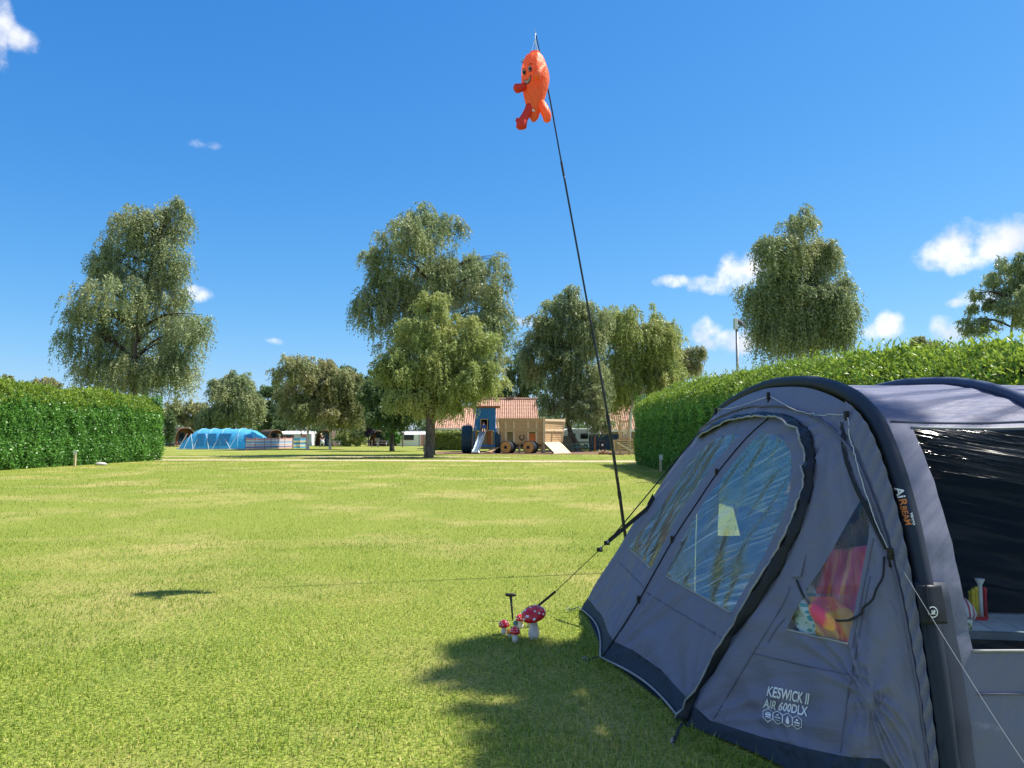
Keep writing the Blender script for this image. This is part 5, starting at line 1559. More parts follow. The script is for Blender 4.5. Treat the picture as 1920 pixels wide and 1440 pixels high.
# seams, zip and pale window welds
CENTRE = [(1127, 1236), (1165, 1180), (1199, 1125), (1262, 1013), (1310, 940), (1346, 887), (1400, 822), (1440, 786)]
tube_on(SP, CENTRE, .005, .004, 'zip', M['band_dark'])
for q in ((1346, 887), (1262, 1013), (1199, 1125)):
    h = SP.hit(*q)
    mb = MB().box(h[0] + h[1] * .012, (.018, .018, .05)); tbuild(mb, 'zip_puller', M['black_plastic'])
for pts in ([(1208, 1108), (1280, 1152), (1366, 1203)], [(1158, 1052), (1185, 1078), (1210, 1104)], [(1411, 1224), (1510, 1248), (1609, 1269)], [(1576, 1412), (1592, 1290), (1612, 1180), (1632, 1080)], [(1338, 1348), (1400, 1245), (1470, 1130), (1480, 1100)], [(1440, 1205), (1455, 1180), (1472, 1160)], [(1598, 1215), (1612, 1140), (1638, 1010)]):
    tube_on(SP, pts, .0035, .001, 'seam', M['seam'], 24)
for pts in ([(1180, 1028), (1200, 1046), (1222, 1067)], [(1249, 1080), (1310, 1115), (1371, 1149)], [(1475, 1180), (1532, 1194), (1590, 1207)]):
    tube_on(SP, pts, .005, .003, 'window_weld', M['piping_pale'], 16)
# ruched gutter between porch and beam with its pale line
us = np.linspace(.02, .98, 120)
P = SP.point(us, np.full(120, .075))
tbuild(MB().tube([Vector(p) + Vector((-.008, -.004, .006)) for p in P], .0075, 6), 'gutter_piping', M['seam'], smooth=True)

# ---- roof, side walls
def body_fn(u, v):
    """u along the arch, v along X"""
    y, z = arch_yz(np.clip(u, 0, 1))
    X0, X1 = BX - .03, 5.6
    x = X0 + (X1 - X0) * v
    bays = [BX, 2.70, 4.2, 5.6]
    sag = np.zeros_like(x)
    for a, b in zip(bays[:-1], bays[1:]):
        t = np.clip((x - a) / (b - a), 0, 1); sag = np.maximum(sag, np.sin(np.pi * t))
    top = np.clip((z - 1.0) / .9, 0, 1)
    return np.stack([x, y + (5.45 - y) * .004 * sag * (1 - top), z - .008 * sag * top - .0 * x], -1)
def body_disp(u, v, P):
    s, t = u * AL, v * 3.7
    n = .6 * np.sin(s * 23 + 2.2 * np.sin(t * 2.3 + s) + t * 2) + .5 * np.sin(s * 41 + 2.0 * np.sin(t * 3.7)) + .5 * np.sin(t * 8 + s * 9)
    return n * .0048
SBODY = Surf(body_fn, body_disp, AL, 3.8, 150, 70)
BV = lambda x: (x - (BX - .03)) / (5.6 - (BX - .03))
uz = lambda z, far=False: u_of(z=z, far=far)
n_win = [(uz(.675), BV(1.99)), (uz(.675), BV(2.60)), (uz(1.625), BV(2.60)), (uz(1.625), BV(1.985))]
def dens(poly, k=14):
    out = []
    for i in range(len(poly)):
        a, b = poly[i], poly[(i + 1) % len(poly)]
        for j in range(k): out.append((a[0] + (b[0] - a[0]) * j / k, a[1] + (b[1] - a[1]) * j / k))
    return out
f_win = [(uz(1.55, True), BV(2.0)), (uz(1.55, True), BV(2.66)), (uz(.62, True), BV(2.66)), (uz(.62, True), BV(2.0))]
n_win2 = [(uz(.66), BV(2.92)), (uz(.66), BV(4.05)), (uz(1.6), BV(4.05)), (uz(1.6), BV(2.92))]
roof_p = [(uz(1.665), 0), (uz(1.665), 1), (uz(1.665, True), 1), (uz(1.665, True), 0)]
nsk = [(0, 0), (0, 1), (uz(.19), 1), (uz(.19), 0)]
fsk = [(1, 0), (1, 1), (uz(.19, True), 1), (uz(.19, True), 0)]
bc = SBODY.cut([('roof', dens(roof_p)), ('skirt', dens(nsk)), ('skirt', dens(fsk)), ('nw', dens(n_win)), ('nw2', dens(n_win2)), ('fw', dens(f_win))], 120, 60)
for far in (False, True):
    V_, T_, u_ = bc['base']
    fs_ = T_[(u_[T_].mean(1)[:, 0] > AL * .5) == far]; us_, iv_ = np.unique(fs_, return_inverse=True)
    put('side_wall', (V_[us_], iv_.reshape(-1, 3), u_[us_]), M['tent_grey'])
ROOF = put('roof_panel', bc['roof'], M['tent_roof'])
put('mud_skirt', bc['skirt'], M['tent_dark'])
put('wall_window', bc['nw'], M['pvc_dark'])
put('wall_window', bc['nw2'], M['pvc_dark'])
put('far_window', bc['fw'], M['pvc_side'])
# welds and seams of the near wall
def wall_pts(z, x0, x1, n=14):
    u = uz(z); return [Vector(p) for p in SBODY.point(np.full(n, u), np.linspace(BV(x0), BV(x1), n))]
tbuild(MB().tube([p + Vector((0, -.006, 0)) for p in wall_pts(.67, 1.985, 2.62)], .006, 6), 'window_weld', M['piping_pale'], smooth=True)
tbuild(MB().tube([p + Vector((0, -.005, 0)) for p in wall_pts(1.635, 1.98, 2.62)], .005, 6), 'window_weld', M['piping_pale'], smooth=True)
tbuild(MB().tube([p + Vector((0, -.004, .002)) for p in wall_pts(1.665, 1.9, 5.5, 30)], .006, 6), 'seam', M['seam'], smooth=True)
tbuild(MB().tube([p + Vector((0, -.005, 0)) for p in wall_pts(.50, 1.98, 5.5, 30)], .004, 6), 'seam', M['seam'], smooth=True)
tbuild(MB().tube([p + Vector((0, -.005, 0)) for p in wall_pts(.195, 1.9, 5.5, 30)], .005, 6), 'seam', M['seam'], smooth=True)
# back end and inner bedroom
ey, ez = arch_yz(np.linspace(0, 1, 40))
tbuild(MB().add([(5.59, a, b) for a, b in zip(ey, ez)], [tuple(range(40))]), 'end_wall', M['tent_grey'])
tbuild(MB().add([(3.6, 5.45 + (a - 5.45) * .94, b * .95 + .02) for a, b in zip(ey, ez)], [tuple(range(40))]), 'bedroom_wall', M['tent_dark'])
tbuild(MB().add([(p.x + .04, p.y, .012) for p in (gC, gB, gA)] + [(1.8, 7.5, .012), (5.5, 7.5, .012), (5.5, 3.4, .012), (1.8, 3.45, .012)], [(0, 1, 2, 3, 4, 5, 6)]), 'groundsheet', M['tent_dark'])

# air beams
def beam(x, r, name='air_beam'):
    uu = np.linspace(0, 1, 90); y, z = arch_yz(uu)
    ny = np.gradient(y); nz = np.gradient(z); l = np.hypot(ny, nz)
    oy, oz = -nz / l, ny / l
    pts = [Vector((x, a + .012 * -b_, c + .02 * d_)) for a, b_, c, d_ in zip(y, oy, z, oz)]
    rr = [r * (1 + .02 * math.sin(i * 1.7)) for i in range(90)]
    return tbuild(MB().tube(pts, rr, 18), name, M['beam_fabric'], smooth=True)
BEAM1 = beam(BX, .038)
for bx_ in (2.70, 4.2): beam(bx_, .030).data.materials[0] = M['beam_fabric_lit']
BB = BVHTree.FromPolygons([Vector(v.co) + Vector((BX, 5.4, 0)) for v in BEAM1.data.vertices], [tuple(p.vertices) for p in BEAM1.data.polygons])
# dark gaiter along the near leg of the beam, and the valve pocket
def leg_patch(z0, z1, w, x, off, name, mat):
    pts = [Vector(p) for p in SBODY.point(np.array([uz(z) for z in np.linspace(z0, z1, 14)]), np.full(14, BV(x)))]
    vs = []
    for p in pts: vs += [p + Vector((-w / 2, -off, 0)), p + Vector((w / 2, -off, 0))]
    o = tbuild(MB().add(vs, [(2 * i, 2 * i + 1, 2 * i + 3, 2 * i + 2) for i in range(13)]), name, mat, smooth=True)
    m_ = o.modifiers.new('solid', 'SOLIDIFY'); m_.thickness = .006
    return o
leg_patch(.02, .95, .145, BX + .02, .012, 'beam_gaiter', M['beam_fabric'])
pk = leg_patch(.79, .945, .11, BX - .012, .052, 'valve_pocket', M['band_dark'])
pk.modifiers['solid'].thickness = .012
tbuild(MB().tube([(BX - .04, 3.42 - .075, .80), (BX - .042, 3.44 - .08, .88), (BX - .03, 3.47 - .075, .96)], .004, 5), 'pocket_zip', M['black_plastic'])
# ruched strip between beam and porch on the near leg
def ruche():
    n = 110; vs = []; fs = []
    us = np.linspace(.004, .30, n)
    y, z = arch_yz(us)
    for i in range(n):
        for k in range(6):
            t = k / 5; q = SP.point([us[i]], [.0 + .055 * t])[0]
            a = Vector((BX - .05, y[i], z[i])).lerp(Vector(q), t)
            wv = .012 * math.sin(i * 1.25 + k * .9) * math.sin(math.pi * (t * .8 + .1))
            vs.append(a + Vector((-.012 - wv, -.016 - wv * .6, 0)))
    for i in range(n - 1):
        for k in range(5): a = i * 6 + k; fs.append((a, a + 1, a + 7, a + 6))
    tbuild(MB().add(vs, fs), 'beam_sleeve', M['tent_grey'], smooth=True)
ruche()

# ---- lettering printed on the fabric
def text_mesh(txt, shear=0.0):
    cu = bpy.data.curves.new('lettering', 'FONT'); cu.body = txt; cu.shear = shear; cu.resolution_u = 3; cu.offset = .022
    o = bpy.data.objects.new('lettering', cu); COL.objects.link(o)
    dg = bpy.context.evaluated_depsgraph_get()
    me = bpy.data.meshes.new_from_object(o.evaluated_get(dg))
    bpy.data.objects.remove(o); bpy.data.curves.remove(cu)
    bm = bmesh.new(); bm.from_mesh(me); bmesh.ops.triangulate(bm, faces=bm.faces[:])
    for _ in range(2):
        es = [e for e in bm.edges if e.calc_length() > .16]
        if es: bmesh.ops.subdivide_edges(bm, edges=es, cuts=1, use_grid_fill=False)
        bmesh.ops.triangulate(bm, faces=bm.faces[:])
    V = np.array([v.co[:2] for v in bm.verts]); Fs = [[v.index for v in f.verts] for f in bm.faces]
    bm.free(); bpy.data.meshes.remove(me)
    mn, mxx = V.min(0), V.max(0)
    return (V - mn) / (mxx - mn), Fs
def print_on(caster, txt, quad, mat, off, par, name='lettering', shear=0.0, V=None, Fs=None):
    """quad: photo pixels of bottom-left, bottom-right, top-right, top-left"""
    if V is None: V, Fs = text_mesh(txt, shear)
    a, b, c, d = [Vector((x, y)) for x, y in quad]
    vs = []
    for s_, t_ in V:
        q = (a * (1 - s_) + b * s_) * (1 - t_) + (d * (1 - s_) + c * s_) * t_
        r = ray(q.x, q.y).normalized(); o = Vector((0, 0, CAMZ))
        loc, n, i, dd = caster.ray_cast(o, r)
        if loc is None: loc = o + r * 3.8; n = -r
        if n.dot(r) > 0: n = -n
        vs.append(loc + n * off)
    return tbuild(MB().add(vs, Fs), name, mat, par)
print_on(SP.bvh, 'KESWICK II', [(1439, 1305), (1517, 1321), (1520, 1300), (1443, 1287)], M['print_white'], .006, PORCH)
print_on(SP.bvh, 'AIR 600DLX', [(1431, 1326), (1515, 1345), (1517, 1325), (1435, 1309)], M['print_white'], .006, PORCH)
def ring_poly(n, r0, r1, rot=0.0):
    V = []; Fs = []
    for i in range(n):
        a = 2 * math.pi * i / n + rot
        V += [(.5 + r0 * math.cos(a), .5 + r0 * math.sin(a)), (.5 + r1 * math.cos(a), .5 + r1 * math.sin(a))]
    for i in range(n): j = (i + 1) % n; Fs.append((2 * i, 2 * i + 1, 2 * j + 1, 2 * j))
    return np.array(V), Fs
for k in range(4):
    cx, cy = 1441 + 18.2 * k, 1341 + 4.6 * k
    qd = [(cx - 11, cy + 10), (cx + 10.5, cy + 14.8), (cx + 11.5, cy - 10), (cx - 10, cy - 14.8)]
    V, Fs = ring_poly(6, .44, .50, math.pi / 6)
    print_on(SP.bvh, '', qd, M['print_white'], .006, PORCH, 'icon_frame', V=V, Fs=Fs)
    if k == 2: V, Fs = np.array([(.5, .78), (.38, .55), (.34, .36), (.42, .24), (.5, .22), (.58, .24), (.66, .36), (.60, .55)]), [tuple(range(8))]
    else:
        V = []; Fs = []
        for z0, z1, a0, a1 in ((.42, .54, .24, .76), (.28, .36, .28, .72)) + (((.6, .72, .4, .6),) if k in (1, 3) else ((.6, .66, .3, .7),)):
            b = len(V); V += [(a0, z0), (a1, z0), (a1, z1), (a0, z1)]; Fs.append((b, b + 1, b + 2, b + 3))
        V = np.array(V)
    print_on(SP.bvh, '', qd, M['print_white'], .006, PORCH, 'icon', V=V, Fs=Fs)
def vertical(x0, y0, x1, y1, half):      # text running downwards: quad BL, BR, TR, TL
    d = Vector((x1 - x0, y1 - y0)).normalized(); n = Vector((d.y, -d.x)) * half
    return [(x0 - n.x, y0 - n.y), (x1 - n.x, y1 - n.y), (x1 + n.x, y1 + n.y), (x0 + n.x, y0 + n.y)]
print_on(BB, 'Ai', vertical(1684, 912, 1692, 934, 7.5), M['print_white'], .003, BEAM1, shear=.15)
print_on(BB, 'R', vertical(1692, 935, 1695.5, 948, 7), M['print_orange'], .003, BEAM1, shear=.15)
print_on(BB, 'BEAM', vertical(1694, 949, 1704.5, 985, 5.6), M['print_orange'], .003, BEAM1, shear=.15)
print_on(BB, 'vango', vertical(1707.5, 962, 1713, 985, 3.0), M['print_white'], .003, BEAM1, shear=.2)
PKB = BVHTree.FromPolygons([Vector(v.co) + Vector((BX, 5.4, 0)) for v in pk.data.vertices], [tuple(p.vertices) for p in pk.data.polygons])
V, Fs = ring_poly(24, .40, .5)
qd = [(1738, 1158), (1757, 1158), (1756, 1137), (1737, 1137)]
print_on(PKB, '', qd, M['print_white'], .010, pk, 'emblem_ring', V=V, Fs=Fs)
V, Fs = np.array([(.25, .30), (.75, .30), (.68, .42), (.78, .62), (.6, .72), (.52, .5), (.45, .7), (.34, .62), (.4, .44)]), [(0, 1, 2, 8), (2, 3, 4, 5), (8, 2, 5), (8, 5, 6, 7)]
print_on(PKB, '', qd, M['print_white'], .010, pk, 'emblem', V=V, Fs=Fs)

# ---- toggles, straps, cords
def toggle(px, py):
    h = SP.hit(px, py)
    if h is None: return
    p = h[0] + h[1] * .02
    tbuild(MB().box(p, (.02, .02, .05)).box(p + Vector((0, 0, -.035)), (.012, .012, .05)), 'toggle', M['black_plastic'])
for q in ((1445, 746), (1345, 774), (1592, 783), (1672, 1040)): toggle(*q)
def cord(pts, r, mat, name='cord', off=.02):
    P, Nn = SP.line(pts, 50, 1450, 1000)
    return tbuild(MB().tube([p + q * off for p, q in zip(P, Nn)], r, 6), name, mat, smooth=True)
cord([(1348, 770), (1375, 768), (1405, 760), (1443, 747)], .0024, M['cord_pale'])
cord([(1449, 747), (1490, 768), (1535, 778), (1588, 781)], .0024, M['cord_pale'])
cord([(1594, 786), (1604, 850), (1620, 910), (1642, 975), (1672, 1038)], .0026, M['cord_pale'])
ribbon_on(SP, [(1582, 786), (1584, 830), (1592, 868), (1615, 930), (1640, 985), (1664, 1030)], .020, .014, 'strap', M['webbing'])
def loop_strap():
    P, Nn = SP.line([(1658, 1045), (1655, 1085), (1640, 1125), (1615, 1153), (1588, 1164), (1555, 1160), (1528, 1143), (1506, 1116), (1497, 1088)], 44, 1560, 1080)
    o = tbuild(MB().ribbon([p + q * (.012 + .02 * math.sin(i * .15)) for i, (p, q) in enumerate(zip(P, Nn))], Nn, .010, .0), 'loop_strap', M['webbing'], smooth=True)
    m_ = o.modifiers.new('solid', 'SOLIDIFY'); m_.thickness = .003
    h = [SP.hit(x, y) for x, y in ((1482, 1083), (1503, 1082), (1512, 1038))]
    tbuild(MB().add([q[0] + q[1] * (.012 if i < 2 else .004) for i, q in enumerate(h)], [(0, 1, 2)]), 'window_flap_corner', M['tent_grey'])
loop_strap()
hk = SP.hit(1675, 1042)[0]
pe = at(1926, 1420, 2.85)
dirv = (pe - hk).normalized(); pgd = hk + dirv * (hk.z / -dirv.z)
mid_ = hk.lerp(pgd, .5) - Vector((0, 0, .04))
tbuild(MB().tube(spline([hk - Vector((.01, .03, 0)), mid_, pgd], 24), .0014, 6), 'guy_rope', M['cord_grey'], smooth=True)
# far guy line with its Y strap
bk = Vector(at(1142, 1014, 6.85)); pegm = gnd(1008, 1141)
b1 = Vector(SP.hit_near(1305, 818, 1400, 900)[0]); b2 = Vector(SP.hit_near(1226, 946, 1400, 1000)[0])
st = MB().bar(bk, b1, .010, .010); tbuild(st, 'guy_strap', M['webbing'])
s2 = MB().bar(bk, b2 + Vector((0, .05, 0)), .004, .035); tbuild(s2, 'guy_strap', M['webbing'])
tbuild(MB().add([b2 + Vector((.0, .05, .09)), b2 + Vector((-.05, .05, .0)), b2 + Vector((-.015, .05, -.10)), b2 + Vector((.04, .05, 0))], [(0, 1, 2, 3)]), 'strap_anchor', M['webbing'])
tbuild(MB().bar(bk, pegm.lerp(bk, .24), .006, .006), 'guy_rope', M['webbing'])
tbuild(MB().bar(pegm + Vector((0, 0, .02)), pegm.lerp(bk, .26), .006, .022), 'guy_strap', M['webbing'])
for f, dx in ((.0, 0), (.16, 0)):
    c = bk.lerp(pegm, .03 + f * .6)
    tbuild(MB().box(c, (.05, .02, .035)), 'buckle', M['black_plastic'])
    tbuild(MB().box(c + Vector((.008, -.012, .014)), (.014, .012, .03)), 'buckle_bar', M['piping_pale'])

def peg(px, py, label, towards):
    p = gnd(px, py)
    root = thing('tent_peg', label, 'peg', p)
    d = (Vector(towards) - p); d.z = 0; d.normalize()
    MB().tube(spline([(-d.x * .015, -d.y * .015, -.10), (0, 0, .02), (-d.x * .02, -d.y * .02, .045), (-d.x * .045, -d.y * .045, .03)], 8), .004, 6).build('hook', M['piping_pale'], root)
    MB().bar((-d.x * .01, -d.y * .01, .02), tuple((Vector(towards) - p) * .85 + Vector((0, 0, .025))), .016, .004).build('webbing_loop', M['webbing'], root)
peg(1068, 1148, 'tent peg holding the far corner of the tent skirt', gA)
peg(1100, 1243, 'tent peg at the middle corner of the tent skirt', gB)
peg(1262, 1398, 'tent peg in the grass at the near corner of the tent skirt', gC)

# ------------------------------------------------------------------ things inside the tent
def camp_chair(x, y, rz, label):
    root = thing('camping_chair', label, 'chair', (x, y, .012), rz, 'camping chairs inside the tent'); root.scale = (1.06,) * 3
    nav = M['chair_navy']
    def sheet(rows, nm):
        vs = [p for r in rows for p in r]; n = len(rows[0])
        fs = [(i * n + k, i * n + k + 1, (i + 1) * n + k + 1, (i + 1) * n + k) for i in range(len(rows) - 1) for k in range(n - 1)]
        o = MB().add(vs, fs).build(nm, nav, root, smooth=True)
        m_ = o.modifiers.new('solid', 'SOLIDIFY'); m_.thickness = .012
    sheet([[(-.27 + .54 * k / 6, -.24 + .48 * j / 5, .44 - .05 * math.sin(math.pi * k / 6)) for k in range(7)] for j in range(6)], 'seat')
    sheet([[((-.27 + .54 * k / 6) * (1 - .12 * (j / 6) ** 3), .24 + .16 * j / 6 + .05 * math.sin(math.pi * k / 6), .44 + .56 * j / 6 + .03 * math.sin(math.pi * k / 6) * j / 6) for k in range(7)] for j in range(7)], 'backrest')
    for sx in (-1, 1):
        MB().tube([(sx * .29, .26, .40), (sx * .27, .42, 1.02)], .013, 6).build('back_tube', M['black_metal'], root)
        MB().tube([(sx * .30, -.28, 0), (sx * .30, .26, .46)], .012, 6).build('leg', M['black_metal'], root)
        MB().tube([(sx * .28, .30, 0), (sx * .28, -.24, .46), (sx * .28, -.24, .64)], .012, 6).build('leg', M['black_metal'], root)
        MB().box((sx * .29, .02, .65), (.05, .5, .025)).build('armrest', M['black_plastic'], root, bevel=.006)
M['chair_navy'] = plain('chair_navy', (.030, .055, .13), .75, .25)
camp_chair(2.10, 5.45, math.radians(95), 'navy camping chair seen through the right door window')
camp_chair(2.50, 6.05, math.radians(84), 'second navy camping chair behind, its back against the far window')

def cloth_grid(f, n, m):
    vs = [f(i / n, j / m) for i in range(n + 1) for j in range(m + 1)]
    fs = [(i * (m + 1) + j, i * (m + 1) + j + 1, (i + 1) * (m + 1) + j + 1, (i + 1) * (m + 1) + j) for i in range(n) for j in range(m)]
    return vs, fs
def check_mat():
    m, N, L = new_mat('check_blanket')
    out = N.new('ShaderNodeOutputMaterial'); b = N.new('ShaderNodeBsdfPrincipled'); b.inputs['Roughness'].default_value = .85
    tc = N.new('ShaderNodeTexCoord'); sp = N.new('ShaderNodeSeparateXYZ'); L.new(tc.outputs['UV'], sp.inputs[0])
    def ramp(src, k, cols):
        mt = N.new('ShaderNodeMath'); mt.operation = 'MULTIPLY'; mt.inputs[1].default_value = k; L.new(src, mt.inputs[0])
        fr = N.new('ShaderNodeMath'); fr.operation = 'FRACT'; L.new(mt.outputs[0], fr.inputs[0])
        cr = N.new('ShaderNodeValToRGB'); cr.color_ramp.interpolation = 'CONSTANT'
        while len(cr.color_ramp.elements) < len(cols): cr.color_ramp.elements.new(.5)
        for i, (p, c) in enumerate(cols): cr.color_ramp.elements[i].position = p; cr.color_ramp.elements[i].color = (*c, 1)
        L.new(fr.outputs[0], cr.inputs[0]); return cr.outputs[0]
    a = ramp(sp.outputs[0], 1.7, [(0, (.80, .06, .22)), (.42, (.85, .42, .06)), (.52, (.78, .10, .30)), (.86, (.85, .55, .12))])
    c = ramp(sp.outputs[1], 1.4, [(0, (.85, .20, .42)), (.5, (.75, .07, .10)), (.62, (.85, .30, .45)), (.9, (.88, .60, .20))])
    mx = N.new('ShaderNodeMix'); mx.data_type = 'RGBA'; mx.inputs[0].default_value = .5; L.new(a, mx.inputs[6]); L.new(c, mx.inputs[7])
    L.new(mx.outputs[2], b.inputs['Base Color']); L.new(b.outputs[0], out.inputs[0]); return m
def dots_mat():
    m, N, L = new_mat('dotted_towel')
    out = N.new('ShaderNodeOutputMaterial'); b = N.new('ShaderNodeBsdfPrincipled'); b.inputs['Roughness'].default_value = .85
    tc = N.new('ShaderNodeTexCoord'); vo = N.new('ShaderNodeTexVoronoi'); vo.inputs['Scale'].default_value = 9; vo.inputs['Randomness'].default_value = .35; L.new(tc.outputs['UV'], vo.inputs['Vector'])
    cr = N.new('ShaderNodeValToRGB'); cr.color_ramp.interpolation = 'CONSTANT'; cr.color_ramp.elements[0].color = (.02, .36, .38, 1); cr.color_ramp.elements[1].position = .36; cr.color_ramp.elements[1].color = (.62, .80, .80, 1)
    L.new(vo.outputs['Distance'], cr.inputs[0]); L.new(cr.outputs[0], b.inputs['Base Color']); L.new(b.outputs[0], out.inputs[0]); return m
def uv_plane(o, n, m):
    uvl = o.data.uv_layers.new(name='UVMap')
    for lp in o.data.loops: i, j = divmod(lp.vertex_index, m + 1); uvl.data[lp.index].uv = (i / n, j / m)
def side_plane(px, py, back):                # point a little behind the side window
    h = SP.hit_near(px, py, 1560, 1080); r = ray(px, py).normalized()
    return h[0] + r * back
def blanket():
    c00, c10, c01, c11 = side_plane(1548, 1032, .16), side_plane(1640, 1022, .22), side_plane(1500, 1215, .16), side_plane(1612, 1235, .24)
    n, m = 26, 26
    o0 = c01.copy()
    def f(s, t):
        p = c00.lerp(c10, s).lerp(c01.lerp(c11, s), t)
        return p + Vector((-.5, -.8, .1)).normalized() * (.03 * math.sin(s * 13 + t * 2) + .03 * math.sin(math.pi * t) * math.sin(s * 5) + .012 * math.sin(t * 17 + s * 3)) - o0
    vs, fs = cloth_grid(f, n, m)
    o = MB().add(vs, fs).build('blanket', check_mat(), None, smooth=True); uv_plane(o, n, m)
    o.location = o0
    m_ = o.modifiers.new('solid', 'SOLIDIFY'); m_.thickness = .008
    tag(o, 'pink and yellow checked blanket hanging inside the small side window', 'blanket')
blanket()
def towel():
    c = side_plane(1520, 1150, .11)
    n, m = 22, 30
    ax = (side_plane(1545, 1195, .11) - side_plane(1505, 1105, .11))
    L_ = ax.length * 1.25; ax.normalize(); sd = Vector((.7, -.5, .1)).normalized(); up = ax.cross(sd).normalized()
    def f(s, t):
        a = 2 * math.pi * s; r = (.055 + .014 * math.sin(3 * a + t * 6) + .008 * math.sin(5 * a)) * (.75 + .5 * math.sin(math.pi * min(max(t, .04), .96)))
        return ax * (t - .5) * L_ + sd * r * 1.25 * math.cos(a) + up * r * math.sin(a)
    vs, fs = cloth_grid(f, n, m)
    o = MB().add(vs, fs).build('rolled_towel', dots_mat(), None, smooth=True); uv_plane(o, n, m); o.location = c
    tag(o, 'teal and white dotted towel rolled up in the small side window', 'towel')
    c2 = side_plane(1565, 1170, .10)
    def g(s, t):
        a = 2 * math.pi * s; r = (.075 + .012 * math.sin(3 * a + t * 5)) * (.5 + .7 * math.sin(math.pi * min(max(t, .06), .94)))
        return ax * (t - .5) * L_ * .8 + sd * r * 1.3 * math.cos(a) + up * r * math.sin(a)
    vs, fs = cloth_grid(g, n, m)
    o = MB().add(vs, fs).build('bundled_towel', M['towel_pink'], None, smooth=True); o.location = c2
    tag(o, 'bundled pink and orange towel at the bottom of the small side window', 'towel')
M['towel_pink'] = noise_mat('towel_pink', (.80, .10, .16), (.85, .45, .10), 7, .85, .2, stretch=(1, 1, .5), lo=.45, hi=.55)
towel()

def table():
    zt = .69
    a, b, c, d = at(1806, 1196, 3.62), at(2010, 1192, 3.62), at(1790, 1160, 4.2), at(1846, 1157, 4.25)
    o = Vector((2.40, 3.80, 0)); rz = math.radians(-8)
    root = thing('camping_table', 'grey slatted camping table inside the dark wall window', 'table', o, rz)
    W_, D_ = .78, .38
    for k in range(6):
        MB().box((-W_ / 2 + (k + .5) * W_ / 6, 0, zt - .0125), (W_ / 6 - .006, D_, .025)).build('slat', M['table_slat'], root, bevel=.003)
    for s in (-1, 1): MB().box((0, s * (D_ / 2 + .014), zt - .015), (W_, .022, .034)).build('edge_rail', M['grey_metal'], root)
    for sx in (-1, 1):
        for sy in (-1, 1): MB().tube([(sx * W_ * .45, sy * D_ * .42, zt - .02), (sx * W_ * .47, sy * D_ * .48, .012)], .012, 6).build('leg', M['steel'], root)
    return o, rz, zt
M['table_slat'] = plain('table_slat', (.62, .66, .67), .5, .3)
TO, TRZ, TZ = table()
def on_table(px, py):
    p = gnd(px, py, TZ + .0005); return p
def cutlery_rack():
    p = on_table(1835, 1160)
    root = thing('cutlery_holder', 'red holder with yellow and white plastic handles on the camping table', 'holder', p)
    s = p.y / F
    red, yel, wht = plain('plastic_red', (.55, .02, .04), .35), plain('plastic_yellow', (.75, .55, .03), .4), plain('plastic_white', (.75, .77, .78), .35)
    MB().lathe([(.040, 0), (.044, .012), (.040, .014)], 16).build('tray', red, root)
    for k, (dx, dy) in enumerate(((-.026, 0), (-.014, .014), (-.016, -.014), (-.03, .012), (-.030, -.01))):
        h = .135 + .012 * (k % 3)
        MB().lathe([(.008, .012), (.0095, h * .5), (.008, h * .85), (.011, h * .93), (.006, h)], 8, (dx, dy, 0)).build('handle', yel, root, smooth=True)
    MB().lathe([(.012, .012), (.010, .12), (.010, .165), (.022, .190), (.024, .196), (.018, .196)], 14, (.010, -.004, 0)).build('funnel', wht, root, smooth=True)
    for dy in (-.01, .012): MB().lathe([(.008, .012), (.007, .13), (.010, .145), (.005, .155)], 8, (.031, dy, 0)).build('red_handle', red, root, smooth=True)
cutlery_rack()
def striped_pouch():
    p = on_table(1812, 1172)
    root = thing('snack_bag', 'red and white striped cloth bag on the camping table', 'bag', p)
    m, N, L = new_mat('red_white_stripes')
    out = N.new('ShaderNodeOutputMaterial'); b = N.new('ShaderNodeBsdfPrincipled'); tc = N.new('ShaderNodeTexCoord'); wv = N.new('ShaderNodeTexWave')
    wv.inputs['Scale'].default_value = 14; wv.inputs['Distortion'].default_value = 1.2; L.new(tc.outputs['Object'], wv.inputs['Vector'])
    cr = N.new('ShaderNodeValToRGB'); cr.color_ramp.interpolation = 'CONSTANT'; cr.color_ramp.elements[0].color = (.5, .05, .08, 1); cr.color_ramp.elements[1].position = .42; cr.color_ramp.elements[1].color = (.72, .70, .70, 1)
    L.new(wv.outputs['Fac'], cr.inputs[0]); L.new(cr.outputs[0], b.inputs['Base Color']); L.new(b.outputs[0], out.inputs[0])
    MB().lathe([(.02, .06), (.05, .075), (.058, .10), (.045, .14), (.022, .165), (.006, .17)], 18, (-.006, .02, 0), None, lambda a, z: 1 + .12 * math.sin(4 * a + z * 40)).build('sack', m, root, smooth=True)
    cup = thing('paper_cup', 'small white cup with a flower print beside the striped bag', 'cup', on_table(1814, 1182))
    MB().lathe([(.020, 0), (.023, .055), (.022, .056), (.019, .004)], 18).build('cup_wall', noise_mat('flower_print', (.75, .74, .70), (.30, .32, .12), 60, .5, lo=.55, hi=.6), cup, smooth=True)
    root.location.z += -.045
striped_pouch()

